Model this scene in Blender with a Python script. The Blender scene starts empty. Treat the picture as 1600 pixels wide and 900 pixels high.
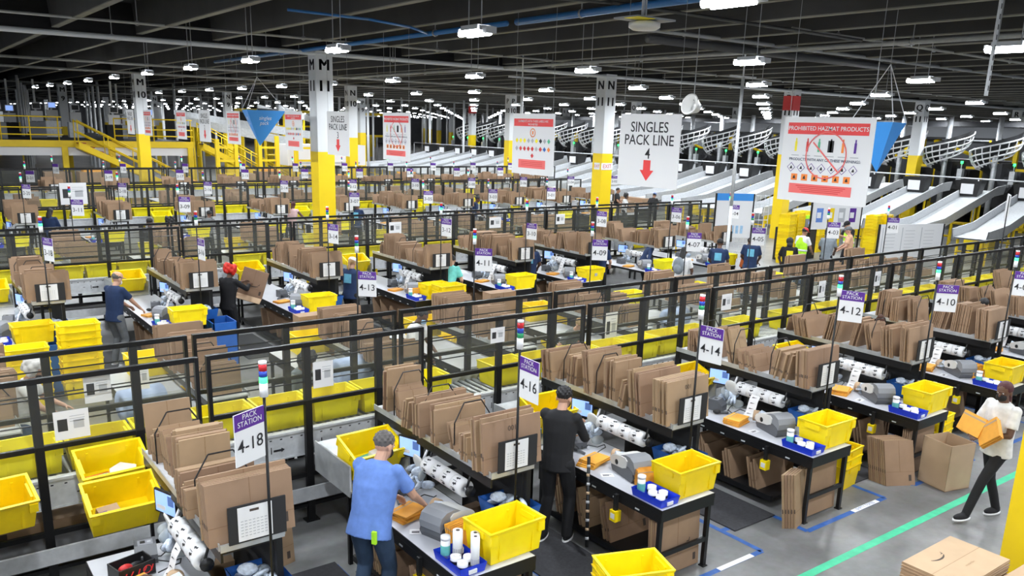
import bpy, bmesh, math, random
from mathutils import Vector, Matrix
PI = math.pi
rnd = random.Random(11)
SC = bpy.context.scene
COL = SC.collection
# ------------------------------------------------------------------ camera
cam_d = bpy.data.cameras.new('camera'); cam = bpy.data.objects.new('camera', cam_d); COL.objects.link(cam); SC.camera = cam
YAW, PIT, ROL, CH = .645, .2518, .0295, 4.5
_f = Vector((math.sin(YAW)*math.cos(PIT), math.cos(YAW)*math.cos(PIT), -math.sin(PIT)))
_r = Vector((math.cos(YAW), -math.sin(YAW), 0)); _u = _r.cross(_f)
_c, _s = math.cos(ROL), math.sin(ROL)
_R, _U = _c*_r+_s*_u, -_s*_r+_c*_u
cam.matrix_world = Matrix(((_R.x,_U.x,-_f.x,0),(_R.y,_U.y,-_f.y,0),(_R.z,_U.z,-_f.z,CH),(0,0,0,1)))
cam_d.sensor_width = 36; cam_d.lens = 1303.9*36/1600; cam_d.shift_y = 83/1600; cam_d.clip_end = 400; cam_d.clip_start = .05
# ------------------------------------------------------------------ world, exposure
w = bpy.data.worlds.new('world'); SC.world = w; w.use_nodes = True
w.node_tree.nodes['Background'].inputs[0].default_value = (.80, .90, 1, 1)
w.node_tree.nodes['Background'].inputs[1].default_value = .30
SC.view_settings.view_transform = 'Standard'; SC.view_settings.look = 'None'
SC.view_settings.exposure = 0.56; SC.view_settings.gamma = 1; SC.view_settings.use_curve_mapping = False
LAMP_E = 34.0          # strength of the lit tubes in every ceiling fixture
LAMP_W = 92.0          # watts of the light each near fixture sheds
cy = SC.cycles
cy.max_bounces = 6; cy.diffuse_bounces = 3; cy.glossy_bounces = 3; cy.transmission_bounces = 4; cy.transparent_max_bounces = 40
cy.use_denoising = True; cy.sample_clamp_indirect = 4.0; cy.caustics_reflective = False; cy.caustics_refractive = False
try: cy.denoiser = 'OPENIMAGEDENOISE'; cy.denoising_input_passes = 'RGB_ALBEDO_NORMAL'
except Exception: pass
# ------------------------------------------------------------------ materials
MATS = {}
def mat(name, col, rough=.5, metal=0, noise=0, nscale=8, var=0, emit=0, bump=0, spec=.5, alpha=1, trans=0, stretch=None, noise2=0):
    m = bpy.data.materials.new(name); m.use_nodes = True; MATS[name] = m
    nt = m.node_tree; N = nt.nodes; Lk = nt.links.new; b = N['Principled BSDF']
    b.inputs['Base Color'].default_value = (*col, 1); b.inputs['Roughness'].default_value = rough
    b.inputs['Metallic'].default_value = metal; b.inputs['Specular IOR Level'].default_value = spec
    cur = None
    if noise or bump or noise2:
        tc = N.new('ShaderNodeTexCoord'); nz = N.new('ShaderNodeTexNoise'); nz.inputs['Scale'].default_value = nscale; nz.inputs['Detail'].default_value = 5
        src = tc.outputs['Object']
        if stretch:
            mp = N.new('ShaderNodeMapping'); mp.inputs['Scale'].default_value = stretch; Lk(src, mp.inputs[0]); src = mp.outputs[0]
        Lk(src, nz.inputs['Vector'])
        mr = N.new('ShaderNodeMapRange'); mr.inputs['From Min'].default_value = .3; mr.inputs['From Max'].default_value = .7
        mr.inputs['To Min'].default_value = 1-noise; mr.inputs['To Max'].default_value = 1+noise; Lk(nz.outputs['Fac'], mr.inputs['Value'])
        mx = N.new('ShaderNodeMix'); mx.data_type = 'RGBA'; mx.blend_type = 'MULTIPLY'; mx.inputs[0].default_value = 1
        mx.inputs[6].default_value = (*col, 1); Lk(mr.outputs[0], mx.inputs[7]); cur = mx.outputs[2]
        if bump:
            bp = N.new('ShaderNodeBump'); bp.inputs['Strength'].default_value = bump; bp.inputs['Distance'].default_value = .02; Lk(nz.outputs['Fac'], bp.inputs['Height']); Lk(bp.outputs[0], b.inputs['Normal'])
    if var:
        oi = N.new('ShaderNodeObjectInfo'); hs = N.new('ShaderNodeHueSaturation')
        mr = N.new('ShaderNodeMapRange'); mr.inputs['To Min'].default_value = 1-var; mr.inputs['To Max'].default_value = 1+var
        Lk(oi.outputs['Random'], mr.inputs['Value']); Lk(mr.outputs[0], hs.inputs['Value'])
        m2 = N.new('ShaderNodeMapRange'); m2.inputs['To Min'].default_value = .5-var*.06; m2.inputs['To Max'].default_value = .5+var*.06
        Lk(oi.outputs['Random'], m2.inputs['Value']); Lk(m2.outputs[0], hs.inputs['Hue'])
        if cur: Lk(cur, hs.inputs['Color'])
        else: hs.inputs['Color'].default_value = (*col, 1)
        cur = hs.outputs[0]
    if cur: Lk(cur, b.inputs['Base Color'])
    if emit: b.inputs['Emission Color'].default_value = (*col, 1); b.inputs['Emission Strength'].default_value = emit
    if trans: b.inputs['Subsurface Weight'].default_value = 0
    if alpha < 1: b.inputs['Alpha'].default_value = alpha
    return m
def glassy(name, col, mixf, rough=.05):
    m = bpy.data.materials.new(name); m.use_nodes = True; MATS[name] = m
    nt = m.node_tree; N = nt.nodes; Lk = nt.links.new
    for n in list(N):
        if n.type != 'OUTPUT_MATERIAL': N.remove(n)
    out = [n for n in N if n.type == 'OUTPUT_MATERIAL'][0]
    t = N.new('ShaderNodeBsdfTransparent'); t.inputs[0].default_value = (*col, 1)
    p = N.new('ShaderNodeBsdfPrincipled'); p.inputs['Base Color'].default_value = (.6,.62,.6,1); p.inputs['Roughness'].default_value = rough
    mx = N.new('ShaderNodeMixShader'); mx.inputs[0].default_value = mixf
    Lk(t.outputs[0], mx.inputs[1]); Lk(p.outputs[0], mx.inputs[2]); Lk(mx.outputs[0], out.inputs['Surface'])
    return m
mat('tote', (.95,.70,.004), .42, noise=.06, nscale=6, var=.10)
mat('tote_lemon', (.93,.80,.010), .42, noise=.05, nscale=6, var=.06)
mat('card', (.33,.215,.13), .8, noise=.07, nscale=5, var=.16)
mat('card_edge', (.27,.165,.09), .85, noise=.12, nscale=30, var=.15)
mat('card_light', (.50,.35,.22), .8, noise=.05, nscale=4, var=.05)
mat('card_print', (.07,.05,.04), .8)
mat('mailer', (.86,.40,.05), .6, noise=.06, nscale=14, var=.08)
mat('black', (.008,.008,.009), .5, noise=.2, nscale=20)
mat('black_matte', (.018,.018,.02), .8)
mat('dark', (.028,.029,.032), .6, noise=.15, nscale=8)
mat('rail', (.009,.009,.010), .4, spec=.35)
mat('table_top', (.55,.56,.60), .35, noise=.04, nscale=3)
mat('steel', (.52,.54,.56), .38, metal=.55, noise=.12, nscale=9)
mat('galv', (.62,.64,.66), .5, metal=.15, noise=.1, nscale=14)
mat('belt', (.06,.06,.065), .7)
mat('white', (.80,.80,.82), .5)
mat('paper', (.78,.78,.79), .7)
mat('paper_grey', (.45,.46,.48), .8)
mat('white_plastic', (.72,.72,.70), .35)
mat('grey_plastic', (.10,.105,.115), .4)
mat('mid_grey', (.25,.26,.28), .5)
mat('purple', (.095,.02,.27), .5)
mat('ink', (.015,.015,.02), .6)
mat('red', (.62,.03,.03), .5)
mat('sign_red', (.80,.05,.05), .5)
mat('sign_pink', (.85,.16,.15), .55)
mat('orange', (.90,.25,.04), .5)
mat('green_sign', (.10,.50,.28), .5)
mat('blue_bin', (.012,.045,.62), .35, noise=.05)
mat('blue_deep', (.02,.12,.45), .4, noise=.06)
mat('tape_blue', (.02,.10,.36), .5, noise=.2, nscale=12)
mat('tape_green', (.06,.55,.30), .5, noise=.12, nscale=9)
mat('hang_blue', (.04,.27,.72), .5)
mat('pipe_blue', (.03,.16,.42), .4)
mat('steel_yellow', (.85,.60,.01), .42, noise=.05, nscale=2)
mat('col_yellow', (.88,.62,.008), .38, noise=.04, nscale=1.2)
mat('col_white', (.68,.70,.72), .55, noise=.04, nscale=1.5)
mat('pipe', (.34,.34,.32), .5, noise=.1)
mat('conduit', (.30,.31,.32), .45, metal=.3)
mat('deck', (.006,.006,.007), .9, noise=.25, nscale=2)
mat('rib_foot', (.17,.165,.14), .85, noise=.15, nscale=1.5)
mat('rib', (.035,.034,.033), .85, noise=.15, nscale=1.5)
mat('lamp_on', (.93,.96,1), .4, emit=LAMP_E)
mat('lamp_body', (.55,.57,.60), .4, metal=.2)
mat('led_green', (.03,.75,.13), .3, emit=3.5)
mat('lens_green', (.02,.30,.12), .25)
mat('lens_red', (.55,.02,.03), .25)
mat('lens_blue', (.02,.06,.42), .25)
mat('screen', (.25,.40,.85), .3, emit=.7)
mat('air_film', (.66,.74,.86), .15, noise=.25, nscale=26, bump=.9)
mat('roll_blue', (.42,.52,.75), .4, noise=.12, nscale=7)
mat('wall', (.30,.31,.33), .8, noise=.1, nscale=1)
mat('brick_red', (.32,.06,.02), .6)
mat('cable', (.03,.03,.03), .6)
mat('mesh_mat', (.035,.035,.04), .9, noise=.2, nscale=30)
glassy('plexi', (.97,.97,.96), .025)
glassy('plexi_low', (.97,.97,.94), .02, .1)
glassy('clear_plastic', (.80,.85,.90), .45, .2)
# skin, hair, cloth
for n, c in {'skin_light':(.56,.32,.22),'skin_mid':(.36,.19,.115),'skin_dark':(.13,.062,.038)}.items(): mat(n, c, .5)
for n, c in {'hair_grey':(.11,.10,.095),'hair_black':(.012,.011,.012),'hair_brown':(.07,.025,.012),'hair_white':(.52,.50,.47),'hair_wine':(.07,.012,.015),'hair_red':(.62,.02,.01),'hair_blond':(.35,.22,.10),
    'cloth_blue':(.13,.24,.60),'cloth_denim':(.035,.065,.12),'cloth_black':(.010,.010,.012),'cloth_white':(.78,.78,.78),'cloth_navy':(.012,.03,.09),'cloth_grey':(.15,.16,.17),'cloth_teal':(.16,.58,.52),
    'cloth_hivis':(.50,.95,.03),'cloth_tan':(.72,.42,.26),'cloth_pink':(.72,.50,.50),'cloth_camo':(.22,.25,.28),'cloth_orange':(.45,.10,.02),'cloth_print':(.15,.45,.62),'mask_blue':(.35,.55,.75)}.items():
    mat(n, c, .85 if 'hair' not in n else .6, noise=.12, nscale=14, bump=.25 if 'hair' in n else .08)
def floor_mat():
    m = bpy.data.materials.new('concrete'); m.use_nodes = True; MATS['concrete'] = m
    nt = m.node_tree; N = nt.nodes; Lk = nt.links.new; b = N['Principled BSDF']
    tc = N.new('ShaderNodeTexCoord'); n1 = N.new('ShaderNodeTexNoise'); n1.inputs['Scale'].default_value = .7; n1.inputs['Detail'].default_value = 8
    n2 = N.new('ShaderNodeTexNoise'); n2.inputs['Scale'].default_value = 9; n2.inputs['Detail'].default_value = 6
    Lk(tc.outputs['Object'], n1.inputs[0]); Lk(tc.outputs['Object'], n2.inputs[0])
    r = N.new('ShaderNodeValToRGB'); r.color_ramp.elements[0].position = .35; r.color_ramp.elements[0].color = (.135,.14,.145,1)
    r.color_ramp.elements[1].position = .68; r.color_ramp.elements[1].color = (.25,.255,.26,1)
    Lk(n1.outputs['Fac'], r.inputs[0])
    mx = N.new('ShaderNodeMix'); mx.data_type='RGBA'; mx.blend_type='OVERLAY'; mx.inputs[0].default_value=.35
    Lk(r.outputs[0], mx.inputs[6]); Lk(n2.outputs['Color'], mx.inputs[7])
    hs = N.new('ShaderNodeHueSaturation'); hs.inputs['Saturation'].default_value = .25; Lk(mx.outputs[2], hs.inputs['Color'])
    Lk(hs.outputs[0], b.inputs['Base Color']); b.inputs['Roughness'].default_value = .38
floor_mat()
# ------------------------------------------------------------------ mesh helper
TXT = {}
def text_geo(s, size, bold=0.0):
    k = (s, bold)
    if k not in TXT:
        c = bpy.data.curves.new('t', 'FONT'); c.body = s; c.size = 1; c.align_x = 'CENTER'; c.align_y = 'CENTER'; c.resolution_u = 3; c.offset = bold; c.space_line = .9
        o = bpy.data.objects.new('t', c); COL.objects.link(o)
        dg = bpy.context.evaluated_depsgraph_get(); me = o.evaluated_get(dg).to_mesh()
        TXT[k] = ([v.co.copy() for v in me.vertices], [tuple(p.vertices) for p in me.polygons])
        o.evaluated_get(dg).to_mesh_clear(); bpy.data.objects.remove(o); bpy.data.curves.remove(c)
    V, F = TXT[k]
    return [v*size for v in V], F
def fr(o, ax, ay):
    """frame matrix: origin o, local x axis ax, local y axis ay, z = ax x ay"""
    ax = Vector(ax).normalized(); ay = Vector(ay).normalized(); az = ax.cross(ay)
    return Matrix(((ax.x,ay.x,az.x,o[0]),(ax.y,ay.y,az.y,o[1]),(ax.z,ay.z,az.z,o[2]),(0,0,0,1)))
class MB:
    def __init__(s): s.v=[]; s.f=[]; s.m=[]; s.names=[]; s.sm=[]
    def mi(s, n):
        if n not in s.names: s.names.append(n)
        return s.names.index(n)
    def add(s, V, F, m, M=None, smooth=False):
        b=len(s.v); i=s.mi(m)
        s.v += [tuple(M@Vector(v)) if M else tuple(v) for v in V]
        for f in F: s.f.append(tuple(b+k for k in f)); s.m.append(i); s.sm.append(smooth)
        return s
    def box(s, x0,y0,z0,x1,y1,z1, m, M=None):
        return s.add([(x0,y0,z0),(x1,y0,z0),(x1,y1,z0),(x0,y1,z0),(x0,y0,z1),(x1,y0,z1),(x1,y1,z1),(x0,y1,z1)],
              [(0,3,2,1),(4,5,6,7),(0,1,5,4),(1,2,6,5),(2,3,7,6),(3,0,4,7)], m, M)
    def tube(s, p, q, r, m, n=8, r1=None, M=None, cap=True):
        p=Vector(p); q=Vector(q); r1=r if r1 is None else r1; d=(q-p)
        if d.length<1e-6: return s
        d.normalize(); a=d.orthogonal().normalized(); b=d.cross(a); V=[]
        for c,rr in ((p,r),(q,r1)):
            for i in range(n):
                t=2*PI*i/n+PI/n; V.append(c+rr*(math.cos(t)*a+math.sin(t)*b))
        F=[(i,(i+1)%n,n+(i+1)%n,n+i) for i in range(n)]
        if cap: F += [tuple(range(n-1,-1,-1)), tuple(range(n,2*n))]
        return s.add(V,F,m,M,smooth=n>5)
    def path(s, pts, r, m, n=6, M=None):
        for a,b in zip(pts,pts[1:]): s.tube(a,b,r,m,n,M=M)
        return s
    def bar(s, p, q, wx, m, M=None): # square bar
        return s.tube(p,q,wx*.7071,m,4,M=M)
    def lathe(s, prof, m, M=None, n=20, closed=False):
        V=[]; k=len(prof)
        for i in range(n):
            t=2*PI*i/n
            for r,z in prof: V.append((r*math.cos(t),r*math.sin(t),z))
        F=[]
        kk = k if closed else k-1
        for i in range(n):
            for j in range(kk):
                j2=(j+1)%k; F.append((i*k+j,((i+1)%n)*k+j,((i+1)%n)*k+j2,i*k+j2))
        return s.add(V,F,m,M,smooth=True)
    def ell(s, c, r, m, M=None, n=12, k=8):
        V=[];F=[]
        for j in range(k+1):
            ph=PI*j/k
            for i in range(n):
                t=2*PI*i/n; V.append((c[0]+r[0]*math.sin(ph)*math.cos(t), c[1]+r[1]*math.sin(ph)*math.sin(t), c[2]+r[2]*math.cos(ph)))
        for j in range(k):
            for i in range(n): F.append((j*n+i,(j+1)*n+i,(j+1)*n+(i+1)%n,j*n+(i+1)%n))
        return s.add(V,F,m,M,smooth=True)
    def prism(s, poly, z0, z1, m, M=None):
        n=len(poly); V=[(x,y,z0) for x,y in poly]+[(x,y,z1) for x,y in poly]
        F=[tuple(range(n-1,-1,-1)),tuple(range(n,2*n))]+[(i,(i+1)%n,n+(i+1)%n,n+i) for i in range(n)]
        return s.add(V,F,m,M)
    def flat(s, poly, m, M=None):  # one face in the local xy plane
        return s.add([(x,y,0) for x,y in poly],[tuple(range(len(poly)))],m,M)
    def text(s, t, size, m, M, bold=0.0):
        V,F=text_geo(t,size,bold); return s.add(V,F,m,M)
    def loft(s, rings, m, n=14, M=None):
        """rings: (center, ax, ay) half-axis vectors; closed with caps"""
        V=[]
        for c,ax,ay in rings:
            c=Vector(c)
            for i in range(n):
                t=2*PI*i/n; V.append(c+Vector(ax)*math.cos(t)+Vector(ay)*math.sin(t))
        k=len(rings)
        F=[(j*n+i,j*n+(i+1)%n,(j+1)*n+(i+1)%n,(j+1)*n+i) for j in range(k-1) for i in range(n)]
        F+=[tuple(range(n-1,-1,-1)),tuple(range((k-1)*n,k*n))]
        return s.add(V,F,m,M,smooth=True)
    def mesh(s, name, sy=1):
        me=bpy.data.meshes.new(name)
        V=s.v if sy==1 else [(x,-y,z) for x,y,z in s.v]
        F=s.f if sy==1 else [tuple(reversed(f)) for f in s.f]
        me.from_pydata(V,[],F)
        for n in s.names: me.materials.append(MATS[n])
        me.polygons.foreach_set('material_index', s.m); me.polygons.foreach_set('use_smooth', s.sm); me.update()
        return me
def link(name, me, parent=None, loc=None, rot=None):
    o=bpy.data.objects.new(name, me); COL.objects.link(o)
    if parent: o.parent=parent
    if loc is not None: o.location=loc
    if rot is not None: o.rotation_euler=rot
    return o
def tag(o, label=None, cat=None, group=None, kind=None):
    if label: o['label']=' '.join(label.split())
    if cat: o['category']=cat
    if group: o['group']=group
    if kind: o['kind']=kind
    return o
def thing(name, loc, label, cat, group=None, rz=0):
    o=bpy.data.objects.new(name, None); COL.objects.link(o); o.empty_display_size=.1; o.location=loc; o.rotation_euler=(0,0,rz)
    return tag(o,label,cat,group)
CACHE={}
def shared(key, fn, sy=1):
    k=(key,sy)
    if k not in CACHE: CACHE[k]=fn().mesh(key if isinstance(key,str) else str(key[0]), sy)
    return CACHE[k]
def struct(name, mb): return tag(link(name, mb.mesh(name)), kind='structure')
# ------------------------------------------------------------------ building shell
XS = (-14, 150); YS = (-8, 175); ZC = 7.1
tag(link('floor', MB().box(XS[0],YS[0],-.1,XS[1],YS[1],0,'concrete').mesh('floor')), 'polished grey concrete warehouse floor', kind='structure')
tag(link('ceiling', MB().box(XS[0],YS[0],ZC,XS[1],YS[1],ZC+.2,'deck').mesh('ceiling')), 'dark concrete roof deck over the hall', kind='structure')
for nm, b in (('wall_far',(XS[0],YS[1],0,XS[1],YS[1]+.2,ZC)),('wall_right',(XS[1],YS[0],0,XS[1]+.2,YS[1],ZC))):
    struct(nm, MB().box(*b,'wall'))
rib = MB()
rib.prism([(-.07,0),(.07,0),(.13,.68),(-.13,.68)], 0, YS[1]-YS[0], 'rib', fr((0,YS[0],6.42),(1,0,0),(0,0,1))@Matrix.Scale(-1,4,(0,0,1)))
rib.box(-.072,YS[0],6.405,.072,YS[1],6.425,'rib_foot')
ribm = rib.mesh('ceiling_beam')
for k in range(-7, 76):
    tag(link('ceiling_beam', ribm, loc=(3.65+1.83*k,0,0)), kind='structure')
gir = MB().box(XS[0],-.28,6.36,XS[1],.28,ZC,'deck').mesh('ceiling_girder')
for k in range(0, 8): tag(link('ceiling_girder', gir, loc=(0,2.4+20.4*k+.2,0)), kind='structure')
# columns
def column(i, j):
    x, y = 10.2+10.8*i, 22.8+20.3*j
    m = MB().box(-.25,-.25,0,.25,.25,3.65,'col_yellow').box(-.25,-.25,3.65,.25,.25,6.36,'col_white')
    row = 'KLMNPQRSTUVWXY'[i+2] if 0 <= i+2 < 14 else 'Z'; num = str(11-j)
    if j < 4:
        for ax, o in (((1,0,0),(0,-.253)),((0,-1,0),(-.253,0))):
            [(m.text(row, .42, 'ink', fr((o[0]+ax[0]*q,o[1]+ax[1]*q,5.98),ax,(0,0,1))), m.text(num, .42, 'ink', fr((o[0]+ax[0]*q,o[1]+ax[1]*q,5.42),ax,(0,0,1)))) for q in (-.018,-.006,.006,.018)]
    if (i,j) in ((2,0),(3,2)): m.box(-.255,-.255,5.5,.255,.255,6.1,'red')
    if (i,j) == (1,0): m.box(-.28,-.26,3.08,.28,-.252,3.32,'paper'); m.text('EXIT', .2, 'red', fr((0,-.262,3.2),(1,0,0),(0,0,1)))
    if (i,j) == (1,0): m.box(-.26,-.15,3.08,-.252,.15,3.32,'paper'); m.text('EXIT', .14, 'red', fr((-.262,0,3.2),(0,-1,0),(0,0,1)))
    o = link('column', m.mesh('column'), loc=(x,y,0)); tag(o, f'square steel column, yellow below and white above, marked {row} {num}', kind='structure')
for i in range(-1, 12):
    for j in range(0, 7): column(i, j)
# ------------------------------------------------------------------ pipes under the roof
def pipe(name, pts, r, m, label, hang=0, step=3.66):
    o = link(name, MB().path(pts, r, m, 8).mesh(name)); tag(o, label, 'pipe')
    if hang:
        a, b = Vector(pts[0]), Vector(pts[-1]); n = int((b-a).length/step); h = MB()
        hm = shared(('hanger_rod', round(hang-pts[0][2],2)), lambda: MB().tube((0,0,0),(0,0,hang-pts[0][2]),.012,'conduit',5).lathe([(r+.01,-.02),(r+.025,-.02),(r+.025,.02),(r+.01,.02)],'conduit',Matrix.Rotation(PI/2,4,'X'),8))
        for k in range(min(n, 14)):
            link('hanger_rod', hm, o, loc=a+(b-a)*((k+.4)/n))
    return o
pipe('sprinkler_pipe', [(-8,22.6,6.28),(75,22.6,6.28)], .06, 'col_white', 'thick white sprinkler main running across just before the lettered columns', 7.1)
pipe('conduit_pipe', [(-8,20.2,6.42),(60,20.2,6.42)], .03, 'pipe', 'thin grey pipe running parallel in front of the white sprinkler main', 7.1)
pipe('compressed_air_pipe', [(9.6,30,6.33),(9.6,13.2,6.33)], .05, 'pipe_blue', 'blue air pipe stretching back towards column M 11', 7.1)
pipe('compressed_air_pipe', [(9.6,12.9,6.33),(9.6,4,6.33)], .06, 'pipe_blue', 'nearer thick blue air pipe ending at the top edge of the picture', 7.1)
pipe('compressed_air_hose', [(9.6,16,6.33),(8.7,15.2,6.33),(7.6,14.8,6.34),(6,14.7,6.34)], .025, 'pipe_blue', 'thin blue air hose branching off the blue pipe')
pipe('drain_pipe', [(12,12.4,6.42),(60,12.4,6.42)], .045, 'conduit', 'dark grey pipe crossing under the roof at the upper right', 7.1)
pipe('drain_pipe', [(12.8,12.75,6.3),(22,12.75,6.3)], .09, 'belt', 'thick dark duct pipe running beside the dark grey pipe')
pipe('conduit_pipe', [(14,10.2,6.42),(40,10.2,6.42)], .03, 'pipe', 'thin pale conduit crossing at the far upper right', 7.1)
pipe('water_pipe', [(16.35,4,6.3),(16.35,70,6.3)], .05, 'pipe', 'pale grey pipe along the ribs left of the upper right lamp', 7.1)
pipe('cable_duct', [(5.2,11.6,6.4),(9.4,10.2,6.4),(16,10.0,6.35)], .03, 'cable', 'black cable bundle crossing below the ribs by the blue pipe')
for k, y in enumerate((33.5, 40.2, 60.5, 81)):
    pipe('sprinkler_pipe', [(-8,y,6.28),(110,y,6.28)], .05, 'pipe', ['grey cross pipe a bay behind column M 11','grey cross pipe just before column M 10','grey cross pipe far back in the third bay','grey cross pipe at the very back of the roof'][k])
# ------------------------------------------------------------------ ceiling lamps
def lamp_mesh(full):
    h = MB()
    if full in ('all','housing'): h.box(-.10,-.20,.035,.10,.17,.09,'lamp_body').box(-.075,-.36,-.015,.075,-.26,.06,'lamp_body').box(-.10,-.26,.02,.10,-.24,.075,'lamp_body').box(-.08,.235,.0,.08,.26,.06,'white')
    if full in ('all','lamp_tube'):
        for x in (-.062, .062): h.tube((x,-.24,0),(x,.24,0),.034,'lamp_on',8)
    return h
LX = [.8+5.33*k for k in range(-2, 22)]; LY = [5.15+3.95*k for k in range(-3, 38)]
def incam(x, y, z, m=60):
    v = Vector((x,y,z-CH)); d = v.dot(_f)
    if d < 1: return None
    px, py = 800+1303.9*v.dot(_R)/d, 533-1303.9*v.dot(_U)/d
    return (px,py,d) if -m < px < 1600+m and -m < py < 900+m else None
spots = sorted((math.hypot(x,y), x, y) for x in LX for y in LY)
seen = [s for s in spots if incam(s[1],s[2],5.6) and not (s[1] < 16 and s[2] > 47)]
hidden = [s for s in spots if not incam(s[1],s[2],5.6) and s[0] < 26 and s[1] > -12]
rest = MB()
hh = lamp_mesh('housing').mesh('lamp_housing'); tt = lamp_mesh('lamp_tube').mesh('lamp_tube')
hg = MB().tube((0,.14,.085),(0,.14,1.5),.008,'conduit',4).tube((0,-.14,.085),(0,-.14,1.5),.008,'conduit',4).mesh('hanging_wire'); alls = lamp_mesh('all').mesh('ceiling_lamp')
def shed(o, k=1.0):
    l = bpy.data.lights.new('lamp_light', 'AREA'); l.shape = 'RECTANGLE'; l.size = .25; l.size_y = .6; l.energy = LAMP_W*k; l.color = (.90,.95,1)
    q = bpy.data.objects.new('lamp_light', l); COL.objects.link(q); q.parent = o; q.location = (0,0,-.07)
NEARNAME = {(5,2):'lit ceiling lamp hanging nearest the camera, at the top edge right of centre'}
NW = 'zero one two three four five six seven eight nine ten eleven twelve thirteen fourteen fifteen sixteen seventeen eighteen nineteen twenty'.split()+['twenty-one','twenty-two','twenty-three','twenty-four']
LNW = {4:'nearest pack line',3:'second pack line',2:'third pack line',1:'farthest pack line'}
def sw(ln, num): return f'{NW[ln]}-{NW[num]}'
def ordn(k): return ['first','second','third','fourth','fifth','sixth','seventh','eighth','ninth','tenth','eleventh','twelfth','thirteenth','fourteenth','fifteenth','sixteenth','seventeenth','eighteenth','nineteenth','twentieth'][k] if k < 20 else ('twenty-'+ordn(k-20) if k < 29 else 'thirtieth' if k == 29 else 'thirty-'+ordn(k-30) if k < 39 else 'fortieth' if k == 39 else 'forty-'+ordn(k-40))
for n, (d, x, y) in enumerate(seen + [(s[0],s[1],s[2]) for s in hidden]):
    ix, iy = LX.index(x)-2, LY.index(y)-3
    if n < 285 or n >= len(seen):
        lab = f'lit tube ceiling lamp, {ordn(max(iy,0))} from the camera in the {ordn(max(ix,0))} row from the left' if n < len(seen) else 'lit tube ceiling lamp beside the camera'
        if d < 26:
            o = thing('ceiling_lamp', (x,y,5.6), lab, 'lamp', 'ceiling lamps')
            link('lamp_housing', hh, o); link('lamp_tube', tt, o); link('hanging_wire', hg, o)
        else:
            o = tag(link('ceiling_lamp', alls, loc=(x,y,5.6)), lab, 'lamp', 'ceiling lamps')
        if d < 75: shed(o)
    else:
        rest.box(x-.13,y-.42,5.64,x+.13,y+.25,5.72,'lamp_body')
        for a in (-.062,.062): rest.tube((x+a,y-.24,5.6),(x+a,y+.24,5.6),.034,'lamp_on',5)
if rest.v: tag(link('ceiling_lamp', rest.mesh('ceiling_lamp')), 'tiny lit ceiling lamps at the far end of the hall', 'lamp', 'far ceiling lamps', 'stuff')
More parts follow.
